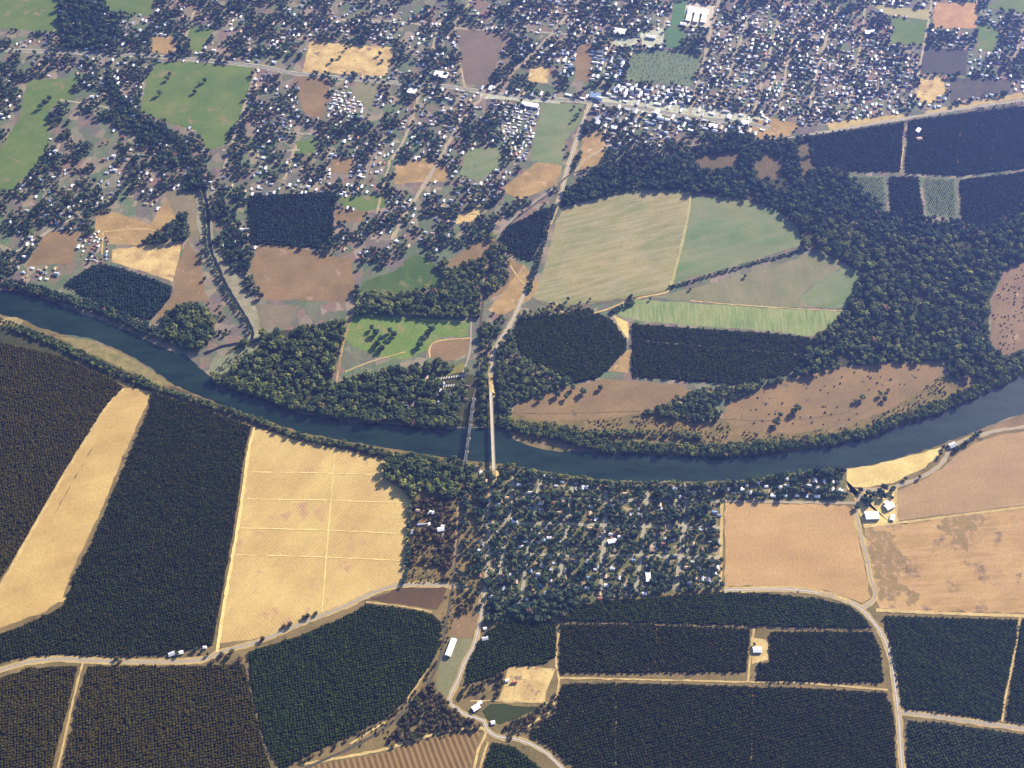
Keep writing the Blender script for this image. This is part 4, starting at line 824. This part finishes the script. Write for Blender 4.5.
building('shed', 480, 703, 10, 8, 3.5, .6, 'white', 'small white shed above the farmhouse by the dark paddock', 'shed')
building('shed', 493, 723, 10, 9, 3.5, .2, 'white', 'small white shed at the end of the dark paddock', 'shed')
building('farmhouse', 485, 639, 16, 11, 4, .2, 'pale grey', 'grey-roofed house right of the farm road above the small orchard', 'house')
building('shed', 485, 629, 8, 7, 3.5, .2, 'white', 'small white shed beside the farm road below the town', 'shed')
building('shed', 507, 681, 9, 7, 3.5, .2, 'white', 'white shed at the corner of the bare dirt yard', 'shed')
building('shed', 514, 683, 14, 6, 3.5, .1, 'reddish', 'low red-roofed shed in the bare dirt yard', 'shed')
building('farmhouse', 172, 654.5, 16, 11, 4.5, .4, 'pale grey', 'pale-roofed farmhouse beside the left farm road', 'house')
building('farmhouse', 181, 653, 12, 9, 4, .2, 'white', 'white-roofed cottage beside the left farm road', 'house')
building('shed', 205, 648, 9, 7, 4, 0, 'white', 'small white shed at the corner of the striped tan field', 'shed')
building('supermarket', 595, 96.5, 36, 28, 7, AH, 'blue', 'square store with a bright blue roof on the main street corner', 'shop', flat=True)
building('school', 698, 12, 78, 30, 7, AH, 'white', 'large white school building with wings at the top of the north town', 'school', flat=True, wings=((-28, -42, 18, 52), (0, -42, 18, 52), (28, -40, 18, 48)))
building('hall', 683, 25, 22, 14, 6, AH, 'white', 'small white hall at the lower left of the school', 'hall')
building('warehouse', 619, 33, 44, 34, 8, AH, 'white', 'big white-roofed warehouse above the upper car park', 'warehouse', flat=True)
building('warehouse', 651, 38, 34, 14, 7, AH, 'white', 'long white-roofed hall right of the upper car park', 'warehouse')
building('warehouse', 441, 76, 50, 30, 8, AH, 'white', 'large white-roofed warehouse just above the highway right of the golden lot', 'warehouse', flat=True)
building('warehouse', 412, 92, 30, 26, 7, AH, 'white', 'white-roofed workshop just below the highway', 'warehouse', flat=True)
building('warehouse', 530, 106, 60, 20, 7, AH, 'white', 'long white-roofed packing shed above the trailer park', 'warehouse')
building('warehouse', 597, 122, 34, 26, 7, AH+1.5, 'pale grey', 'grey-roofed store beside the highway bend', 'warehouse')
building('church', 614, 128, 20, 20, 6, AH, 'white', 'square white building in the trees below the main street', 'church')
building('warehouse', 713, 127, 30, 20, 6, AH, 'white', 'white-roofed warehouse near the railway end of the main street', 'warehouse')
building('warehouse', 745, 124, 26, 20, 6, AH, 'white', 'white-roofed building left of the bare dirt lot by the railway', 'warehouse')
building('farmhouse', 918, 131, 22, 14, 5, .9, 'white', 'white-roofed farmhouse alone inside the upper right orchard', 'house')
building('shed', 919, 139, 20, 12, 4, .1, 'tan', 'tan-roofed shed below the farmhouse inside the upper right orchard', 'shed')
building('packing_shed', 870, 33, 40, 22, 6, AH+.3, 'white', 'white-roofed packing shed left of the green plot in the upper right', 'shed', flat=True)
building('house', 431, 513, 18, 11, 5, .1, 'white', 'white-roofed house in the brushy lot left of the railway', 'house', 2.5)
building('house', 441, 530, 20, 12, 5, .15, 'white', 'long white-roofed house in the golden clearing left of the railway', 'house', 2.5)
building('shed', 423, 525, 30, 5, 3, .1, 'pale grey', 'long narrow grey shed in the brushy lot left of the railway', 'shed')
building('house', 514.5, 521, 16, 16, 5, .2, 'white', 'square white-roofed house left of the second town street', 'house', 2.5)
building('town_hall', 612, 542, 24, 12, 6, .2, 'white', 'white building with a red wing in the middle of the riverside town', 'hall')
building('town_hall', 648, 578, 12, 28, 7, 0, 'white', 'tall narrow white-roofed building near the south edge of the riverside town', 'hall')
building('shed', 652, 548, 14, 24, 5, 0, 'tan', 'tan-roofed hall beside the green square of the riverside town', 'shed')
# camp caravans
cv = []
for i in range(12): cv.append((436+i*2.6, 379.5-i*.35))
for i in range(5): cv.append((444+i*2.4, 386.5-i*.2))
for i in range(4): cv.append((414+i*12, 402-i*3.2))
m_rv = flat_mat('caravan_shell', (236, 230, 214), .6, .4, .04, .4); m_dark = flat_mat('dark_glass', (40, 44, 52), .4, .2, .04, .5)
wv, wf = [], []; box(wv, wf, (0, 0), (1, 0), 4.2, 1.5, .7, 3.2); box(wv, wf, (1.0, 0), (1, 0), .6, .5, 3.2, 3.55); RVb = mesh('body', wv, wf, m_rv)
wv, wf = [], []; box(wv, wf, (0, -1.52), (1, 0), 2.2, .03, 1.9, 2.6); RVw = mesh('window', wv, wf, m_dark)
wv, wf = [], []
bmw = bmesh.new(); bmesh.ops.create_cone(bmw, cap_ends=True, segments=12, radius1=.42, radius2=.42, depth=3.0, matrix=Matrix.Rotation(math.pi/2, 4, 'X')); RVt = bpy.data.meshes.new('wheel'); bmw.to_mesh(RVt); bmw.free(); RVt.materials.append(m_dark)
for i, (x, y) in enumerate(cv):
    p = P(x, y); e = bpy.data.objects.new('caravan', None); C.objects.link(e); e.location = (p.x, p.y, 0); e.rotation_euler = (0, 0, 1.1)
    tag(e, 'white caravan in the long row of the riverside camp' if i < 12 else ('white caravan in the short lower row of the riverside camp' if i < 17 else 'white caravan under the trees at the river edge of the camp'), 'caravan', 'caravans in the riverside camp')
    link('body', RVb, e); link('window', RVw, e); o = link('wheel', RVt, e, (-1.2, 0, .42))

m_car = flat_mat('car_paint', (60, 66, 80), .5, .4, .04, .5)
p = P(798, 591.6, _z[0]); e = bpy.data.objects.new('car', None); C.objects.link(e); e.location = p; e.rotation_euler = (0, 0, pt_ang((790, 590), (806, 592))); tag(e, 'dark car driving on the road along the top of the bending orchard', 'car')
wv = [(x, y, z) for x, z in ((-2.4, .4), (2.4, .4), (2.4, .85), (1.2, .95), (.5, 1.5), (-1.5, 1.5), (-2.3, .95)) for y in (-.9, .9)]
wf = [(0, 2, 4, 6, 8, 10, 12), (13, 11, 9, 7, 5, 3, 1)]+[(2*i, 2*i+1, 2*((i+1) % 7)+1, 2*((i+1) % 7)) for i in range(7)]
link('body', mesh('body', wv, wf, m_car), e)
for x in (-1.5, 1.5):
    for y in (-.85, .85): o = link('wheel', RVt, e, (x, y, .34)); o.scale = (.8, .09, .8)
# ------------------------------------------------------------------ trees
TREES = []  # arrays: x, y, scale, key, label id, category
HX = np.array([(h[0], h[1], h[3]) for h in HOUSES])
BX = np.array([(o.location.x, o.location.y, 16.0) for o in C.objects if o.type == 'EMPTY' and o.get('category') not in (None, 'bridge', 'house')])
grid = {}
for x, y, r in np.concatenate([HX, BX]): grid.setdefault((int(x//40), int(y//40)), []).append((x, y, r))
def clear_h(g, rad, f=.42):
    k = np.ones(len(g), bool)
    for n, (x, y) in enumerate(g):
        i, j = int(x//40), int(y//40)
        for a in (-1, 0, 1):
            for b in (-1, 0, 1):
                for hx, hy, hr in grid.get((i+a, j+b), ()):
                    if (hx-x)**2+(hy-y)**2 < (hr*.5+rad[n]*f)**2: k[n] = False
    return k
def put(g, px, rad, key, where, cat='tree'):
    if len(g): TREES.append((g, px, rad, np.array([key]*len(g)), [where]*len(g), cat))
WATERX = [ext([(q[0], q[1]) for q in RIVER])]
def wood(poly, sp, rr, key, where, nz=None, prob=1.0, excl=True, roads=True, jit=.45, f=.5):
    a, px = jgrid(poly, sp, jit, R(13)); k = rng.random(len(a)) < prob
    if nz: k &= vnoise(a, nz[0], nz[2])*.65+vnoise(a, nz[0]/3, nz[2]+1)*.35 > nz[1]
    if excl: k &= ~inany(px, FIELDS)
    else: k &= ~inpoly(px, RIV)
    a, px = a[k], px[k]
    if roads: k = ~near_roads(a, -1.0); a, px = a[k], px[k]
    r = (rr[0]+(rr[1]-rr[0])*rng.random(len(a))**1.6)*(.85+.45*rng.random(len(a))); k = clear_h(a, r, f); put(a[k], px[k], r[k], key, where)
def line(pts, wd, sp, rr, key, where, roads=False, prob=1.0):
    g = smoothline(Pn(extl(pts)), sp); n = len(g); m = max(1, int(round(wd/sp))); A = []
    t = np.gradient(g, axis=0); t /= np.linalg.norm(t, axis=1)[:, None]+1e-9; nn = np.stack([-t[:, 1], t[:, 0]], 1)
    for j in range(m):
        o = (j-(m-1)/2)*sp; A.append(g+nn*(o+rng.uniform(-.4, .4, n)*sp)[:, None]+t*rng.uniform(-.4, .4, n)[:, None]*sp)
    a = np.concatenate(A); k = rng.random(len(a)) < prob; a = a[k]; px = toPx(a); k = ~inpoly(px, RIV); a, px = a[k], px[k]
    r = rng.uniform(rr[0], rr[1], len(a)); put(a, px, r, key, where)
wood([(252, 335), (290, 330), (345, 320), (342, 345), (330, 384), (370, 372), (430, 362), (468, 370), (472, 425), (430, 428), (400, 424), (345, 419), (300, 411), (250, 395), (216, 384), (228, 355)], 13, (5, 10.5), 'wood', 'in the woods left of the bridges', nz=(70, .22, 11))
wood([(482, 322), (515, 325), (520, 352), (545, 370), (575, 383), (515, 404), (505, 427), (480, 428), (478, 380)], 13, (4.5, 9), 'wood', 'in the woods right of the bridges')
wood([(356, 286), (400, 292), (430, 288), (445, 282), (480, 285), (480, 318), (440, 318), (400, 317), (356, 316)], 12.5, (5, 10), 'wood', 'in the tree belt between the two meadows')
wood([(165, 312), (185, 304), (210, 310), (215, 335), (200, 350), (180, 345), (165, 338)], 12, (6, 11), 'wood', 'in the clump by the creek mouth')
wood([(770, 205), (800, 215), (840, 220), (880, 235), (930, 240), (980, 235), (1024, 215), (1024, 262), (1003, 270), (988, 300), (988, 345), (1002, 358), (1024, 350), (1024, 370), (985, 382), (950, 380), (945, 361), (850, 366), (790, 378), (812, 338), (846, 308), (862, 272), (848, 265), (822, 251), (801, 245), (797, 225)], 13.5, (4.6, 11), 'wood', 'in the wide woodland right of the hay fields', nz=(45, .27, 71))
wood([(563, 193), (600, 165), (650, 158), (700, 148), (740, 133), (808, 137), (812, 168), (850, 173), (850, 217), (800, 214), (770, 206), (740, 199), (690, 192), (640, 189), (600, 198), (560, 208)], 13, (6, 10), 'town', 'in the dark belt above the hay fields', nz=(45, .30, 73))
wood([(385, 462), (400, 456), (440, 459), (475, 463), (476, 480), (458, 500), (440, 500), (425, 490), (412, 502), (385, 480)], 13, (6, 11), 'wood', 'in the clump left of the bridges')
wood([(412, 502), (455, 482), (456, 583), (405, 583)], 13, (4.5, 8), 'brush', 'in the brushy lot left of the railway', nz=(50, .36, 21))
wood([(458, 482), (488, 484), (480, 520), (477, 600), (455, 592), (460, 545)], 13, (4, 8), 'town', 'between the railway and the town road', nz=(35, .36, 25))
wood([(448, 590), (478, 600), (478, 614), (455, 616), (448, 640), (440, 664), (434, 668), (443, 620)], 13, (3, 6), 'brush', 'beside the railway below the town', nz=(40, .4, 22))
wood([(436, 690), (448, 702), (484, 728), (440, 733), (385, 750), (405, 712), (432, 680)], 10, (4, 7), 'brush', 'in the reddish thicket beside the railway curve')
wood([(466, 686), (498, 676), (505, 672), (500, 700), (470, 700), (455, 700)], 11, (3.5, 6), 'brush', 'beside the bare dirt yard', nz=(40, .38, 23))
wood([(548, 700), (560, 690), (555, 715), (530, 732), (510, 740), (500, 728)], 9, (3, 5.5), 'brush', 'along the lower farm track')
wood(TOWN, 12.5, (4, 9), 'town', 'shading the streets of the riverside town', nz=(45, .25, 31))
wood([(555, 588), (500, 600), (480, 600), (480, 622), (555, 622), (580, 606)], 12, (5, 9), 'town', 'at the southern edge of the riverside town')
wood([(722, 474), (770, 474), (845, 468), (848, 498), (722, 500)], 13, (5, 9), 'town', 'between the bank houses', nz=(30, .3, 33))
wood([(862, 487), (895, 487), (896, 500), (862, 508)], 12, (5, 8), 'town', 'around the sandy farmyard', prob=.5, excl=False)
wood([(0, 30), (256, 60), (256, 0), (60, 0), (58, 32)], 13.5, (4, 8), 'town', 'in the upper left', nz=(60, .49, 41))
wood([(0, 32), (160, 38), (256, 66), (256, 240), (196, 246), (180, 190), (100, 215), (95, 262), (0, 282)], 13.5, (4, 8), 'town', 'on the left among the north farms', nz=(55, .50, 43))
wood([(256, 0), (510, 0), (510, 98), (560, 102), (530, 165), (560, 190), (548, 205), (500, 230), (445, 262), (410, 254), (366, 280), (352, 258), (256, 244)], 13.5, (4, 8), 'town', 'among the north farms', nz=(50, .47, 45))
wood([(510, 0), (705, 0), (700, 60), (690, 120), (590, 100), (510, 95)], 13.5, (4, 8), 'town', 'in the north town', nz=(50, .42, 47))
wood([(590, 105), (690, 120), (800, 130), (740, 138), (650, 160), (570, 175)], 13, (4, 9), 'town', 'below the main street of the north town', nz=(50, .36, 49))
wood([(700, 0), (850, 0), (925, 60), (915, 112), (825, 124), (690, 120)], 14, (4, 8), 'town', 'in the streets of the north town', nz=(32, .45, 51))
wood([(850, 0), (1024, 0), (1024, 96), (915, 112), (920, 60)], 14, (4, 8), 'town', 'in the upper right', nz=(60, .42, 53))
wood([(60, 0), (110, 0), (125, 40), (110, 55), (62, 45)], 12, (6, 11), 'town', 'in the dark upper-left grove')
wood([(110, 100), (150, 128), (190, 165), (200, 192), (165, 192), (120, 150)], 12.5, (5, 9), 'town', 'along the upper creek', nz=(40, .47, 55))
wood([(140, 245), (188, 212), (192, 240), (150, 245)], 13, (6, 10), 'town', 'in the grove above the golden yard', excl=False)
wood([(205, 200), (252, 196), (256, 246), (250, 270), (264, 300), (232, 290), (212, 250)], 13, (4.5, 9), 'town', 'right of the creek', nz=(50, .4, 57))
wood([(176, 262), (204, 250), (215, 300), (235, 330), (215, 345), (205, 300)], 13, (3.5, 7), 'town', 'left of the creek', nz=(30, .55, 59))
wood([(485, 232), (500, 245), (510, 258), (508, 282), (488, 300), (440, 300), (440, 262), (470, 262)], 12.5, (5, 9), 'wood', 'beside the railway above the hedge')
wood([(480, 312), (505, 316), (560, 302), (600, 312), (520, 320), (515, 328)], 13, (4, 8), 'wood', 'where the lanes meet below the hay field', nz=(40, .3, 61))
wood([(640, 412), (665, 402), (695, 390), (740, 386), (790, 378), (760, 390), (725, 405), (722, 420), (700, 425)], 11.5, (4, 8), 'wood', 'between the two fallow fields', nz=(50, .32, 63))
wood([(806, 170), (850, 176), (888, 214), (928, 218), (960, 222), (990, 232), (930, 242), (870, 232), (808, 200)], 12, (5, 9), 'town', 'along the wooded stream below the far orchards', excl=False)
line([(0, 322), (50, 341), (110, 369), (150, 385)], 30, 9, (3.5, 6), 'wood', 'on the south bank in the lower left')
line([(150, 386), (200, 402), (256, 420), (300, 437), (345, 445), (385, 454), (430, 459)], 18, 9, (4, 6.5), 'wood', 'on the bank above the striped tan field')
line([(0, 282), (50, 295), (100, 310), (150, 331), (195, 348)], 32, 11, (6, 9.5), 'town', 'on the north bank at the left bend')
line([(215, 378), (256, 392), (300, 408), (345, 415), (400, 419), (440, 423), (470, 424)], 24, 12, (7, 10.5), 'wood', 'along the north bank left of the bridges')
line([(500, 424), (530, 429), (565, 436), (600, 446), (650, 450), (700, 452), (768, 448), (830, 442), (870, 433), (900, 421), (940, 408), (975, 392), (1000, 381), (1024, 369)], 36, 10, (5.5, 9), 'wood', 'along the north bank right of the bridges')
line([(545, 427), (600, 433), (650, 434), (700, 438)], 26, 11, (3.5, 7.5), 'wood', 'in the riverside thicket')
line([(480, 466), (512, 468), (540, 474), (580, 480), (620, 484), (700, 485), (740, 483), (800, 475), (843, 471)], 10, 10, (4.5, 8), 'wood', 'on the town side of the river bank')
line(CREEK[:7], 26, 11, (5.5, 9), 'town', 'along the dark winding creek')
line([(x-3, y) for x, y in CREEK[6:13]], 8, 9, (4, 6.5), 'town', 'along the left edge of the lower creek')
line([(670, 288), (720, 273), (800, 251), (818, 247)], 8, 8, (3.5, 5), 'town', 'in the hedge between the hay fields')
line([(612, 312), (632, 303), (630, 298)], 14, 9, (4.5, 6.5), 'town', 'at the corner of the block orchard')
line([(405, 583), (407, 560), (411, 505)], 10, 9, (4.5, 7), 'town', 'along the right edge of the striped tan field')
line([(554, 206), (545, 235), (534, 275), (528, 292)], 16, 9, (4, 6.5), 'town', 'beside the highway along the hay field')
line([(955, 452), (965, 443), (980, 434)], 12, 9, (4.5, 7), 'town', 'between the lone bank house and the river')
line([(441, 622), (440, 650), (430, 672), (408, 700), (385, 720), (340, 745), (300, 762)], 8, 9, (3, 5), 'brush', 'along the railway curve', prob=.6)
line([(870, 205), (900, 226), (940, 236), (985, 233), (1024, 205)], 16, 10, (5, 8), 'town', 'along the stream below the far right orchards')
line([(800, 137), (880, 126), (1024, 102)], 8, 10, (3, 4.5), 'town', 'along the railway in the upper right', prob=.25)
def single(pts, rr, key, where):
    g = Pn(pts); put(g, np.array(pts, float), rng.uniform(*rr, len(pts)), key, where)
single([(372, 329), (376, 334), (381, 340), (390, 332), (394, 336), (386, 344), (378, 345), (428, 334), (424, 340), (420, 346), (432, 331), (382, 350)], (8, 12), 'town', 'standing alone in the upper meadow')
single([(568, 300), (580, 303), (590, 300), (650, 300), (690, 290), (745, 277)], (4, 6), 'town', 'beside the lane of the hay fields')
single([(546, 393), (557, 396), (566, 398), (583, 393), (600, 389), (573, 389), (540, 400)], (8, 11), 'town', 'on the left fallow field')
single([(855, 402), (862, 399), (880, 395), (888, 391), (884, 400), (793, 413), (797, 410), (772, 428), (776, 424), (780, 416)], (6, 10), 'wood', 'on the wide fallow field')
single([(905, 479), (919, 478), (893, 489), (943, 448), (940, 455)], (5, 8), 'town', 'beside the curving river road')
single([(860, 491), (868, 494), (862, 500), (856, 508), (879, 492), (885, 489)], (7, 9), 'town', 'at the road junction by the sandy yard')
single([(284, 627), (290, 625), (304, 618), (308, 617), (316, 614), (263, 640), (222, 655), (232, 652), (228, 658), (213, 662), (117, 659), (120, 662), (240, 660)], (5, 8), 'brush', 'beside the left farm road')
single([(192, 652), (197, 650), (202, 652), (178, 655), (208, 655), (470, 602), (760, 664), (754, 645)], (4, 6), 'town', 'beside a farmhouse')
single([(195, 93), (200, 85), (205, 82), (170, 75), (168, 80), (160, 95), (45, 103), (50, 100), (42, 108), (340, 58), (332, 62), (380, 55), (382, 62), (346, 50)], (6, 10), 'town', 'standing on the open ground in the upper left')
single([(580, 112), (577, 118), (572, 122), (574, 108), (568, 155), (566, 148)], (5, 8), 'town', 'on the green strip field')
# orchards
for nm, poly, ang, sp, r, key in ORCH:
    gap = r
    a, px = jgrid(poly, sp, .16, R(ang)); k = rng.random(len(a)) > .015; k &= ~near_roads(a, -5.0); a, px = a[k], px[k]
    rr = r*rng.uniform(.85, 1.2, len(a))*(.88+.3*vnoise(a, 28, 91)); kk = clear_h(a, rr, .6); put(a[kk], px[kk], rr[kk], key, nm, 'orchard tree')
# young plots: small pale trees
for poly in ([(850, 177), (883, 178), (886, 211), (854, 204)], [(923, 179), (954, 180), (955, 216), (929, 214)]):
    a, px = jgrid(poly, 9, .1, R(16)); put(a, px, rng.uniform(2, 2.8, len(a)), 'light', 'the pale young plot', 'orchard tree')
a, px = jgrid([(632, 50), (690, 53), (701, 58), (691, 85), (641, 81), (628, 79)], 14, .4); put(a, px, rng.uniform(1.2, 2.4, len(a)), 'blue', 'the grey square field', 'orchard tree')

def edge_word(px, py): return ('at the bottom edge' if py > 745 else 'near the bottom') if py > 725 else ''
for cat, nm_o in (('tree', 'tree'), ('orchard tree', 'orchard_tree')):
    G = [t for t in TREES if t[5] == cat]
    g = np.concatenate([t[0] for t in G]); px = np.concatenate([t[1] for t in G]); r = np.concatenate([t[2] for t in G]); ky = np.concatenate([t[3] for t in G]); wh = sum([t[4] for t in G], [])
    # exclude under bridges
    k = ~((px[:, 0] > 486) & (px[:, 0] < 499) & (px[:, 1] > 390) & (px[:, 1] < 474)) & ~((px[:, 0] > 460) & (px[:, 0] < 478) & (px[:, 1] > 398) & (px[:, 1] < 466))
    idx = np.where(k)[0]; ins = (px[idx, 0] > 2) & (px[idx, 0] < 1022) & (px[idx, 1] > 2) & (px[idx, 1] < 766)
    dist = np.sqrt(g[:, 0]**2+(g[:, 1]-CAM.y)**2+CAM.z**2); score = r/dist
    ii = idx[ins]; ii = ii[np.argsort(-score[ii])][:300]; iset = set(ii.tolist()); rr_ = random.Random(5)
    for i in ii:
        key = ky[i]; v = rr_.randrange(len(PROTO[key])); cm, tm, _m = PROTO[key][v]
        e = bpy.data.objects.new(nm_o, None); C.objects.link(e); e.location = (g[i, 0], g[i, 1], 0); e.rotation_euler = (0, 0, rr_.uniform(0, 6.28)); e.scale = (float(r[i]),)*3
        sz = 'broad' if r[i] > (9.5 if cat == 'tree' else 4.55) else 'rounded'
        if cat == 'tree':
            tl = ['spreading', 'tall', 'low-crowned', 'very tall'][v] if key == 'wood' else ['spreading', 'tall', 'low-crowned'][v % 3]
            lab = f"{sz} {tl} {'brown' if key == 'brush' else 'green'} tree {wh[i]}"; gp = 'trees '+wh[i]
        else:
            lab = f"{sz} green orchard tree in {wh[i]}" ; gp = 'trees of '+wh[i]
        tag(e, lab, cat, gp); link('trunk', tm, e); link('crown', cm, e)
    st = [i for i in idx if i not in iset]
    gn_scatter('orchard_trees' if cat != 'tree' else 'woodland', [(g[i, 0], g[i, 1], 0) for i in st], [OFFS[ky[i]]+(i*7 % len(PROTO[ky[i]])) for i in st], r[st], rng.uniform(0, 6.28, len(st)), pc,
               'close rows of dark orchard trees filling the farm blocks' if cat != 'tree' else 'trees and woods along the river, creek and town streets')
    print(cat, len(idx), 'individual', len(iset))
print('houses', len(HOUSES))
# undergrowth: low bushes on brush floors and banks
U = []
for poly, sp in (([(505, 427), (512, 414), (540, 422), (600, 420), (640, 414), (665, 405), (692, 392), (722, 421), (745, 431), (790, 435), (850, 425), (888, 411), (940, 377), (985, 382), (900, 424), (830, 444), (730, 454), (620, 450), (560, 438)], 9), ([(412, 502), (455, 485), (456, 583), (405, 583)], 9), ([(447, 590), (478, 602), (455, 616), (440, 664), (436, 690), (484, 728), (385, 751), (350, 745), (432, 670)], 9),
                 ([(60, 340), (110, 362), (150, 380), (110, 364)], 7), ([(845, 425), (720, 425), (760, 390), (850, 368), (940, 364)], 30), ([(210, 374), (235, 352), (262, 342), (235, 368)], 7), ([(514, 438), (550, 440), (572, 449), (530, 446)], 6), ([(990, 300), (1024, 265), (1024, 345), (1000, 355)], 16)):
    a, px = jgrid(poly, sp, .5); k = (vnoise(a, 35, 77) > .42) & ~near_roads(a, -3) & ~inpoly(px, RIV); U.append(a[k])
a = np.concatenate(U); gn_scatter('undergrowth', [(x, y, -.8) for x, y in a], rng.integers(0, 2, len(a))+OFFS['brush'], rng.uniform(1.3, 3.2, len(a)), rng.uniform(0, 6.28, len(a)), pc, 'low brown and olive bushes scattered over rough ground')

# ------------------------------------------------------------------ haze
m = bpy.data.materials.new('haze_air'); m.use_nodes = True; n = m.node_tree.nodes; n.clear(); out = n.new('ShaderNodeOutputMaterial'); pv = n.new('ShaderNodeVolumePrincipled')
pv.inputs['Color'].default_value = (*HAZE_COLOR, 1); pv.inputs['Density'].default_value = HAZE_DENSITY; pv.inputs['Anisotropy'].default_value = HAZE_ANISO
m.node_tree.links.new(pv.outputs[0], out.inputs['Volume'])
try: m.cycles.homogeneous_volume = True
except Exception: pass
vs, fs = [], []; box(vs, fs, (0, 0), (1, 0), 12500, 12500, -1.5, CAM.z+60)
if HAZE_DENSITY > 0: tag(link('haze', mesh('haze', vs, fs, m)), kind='stuff')
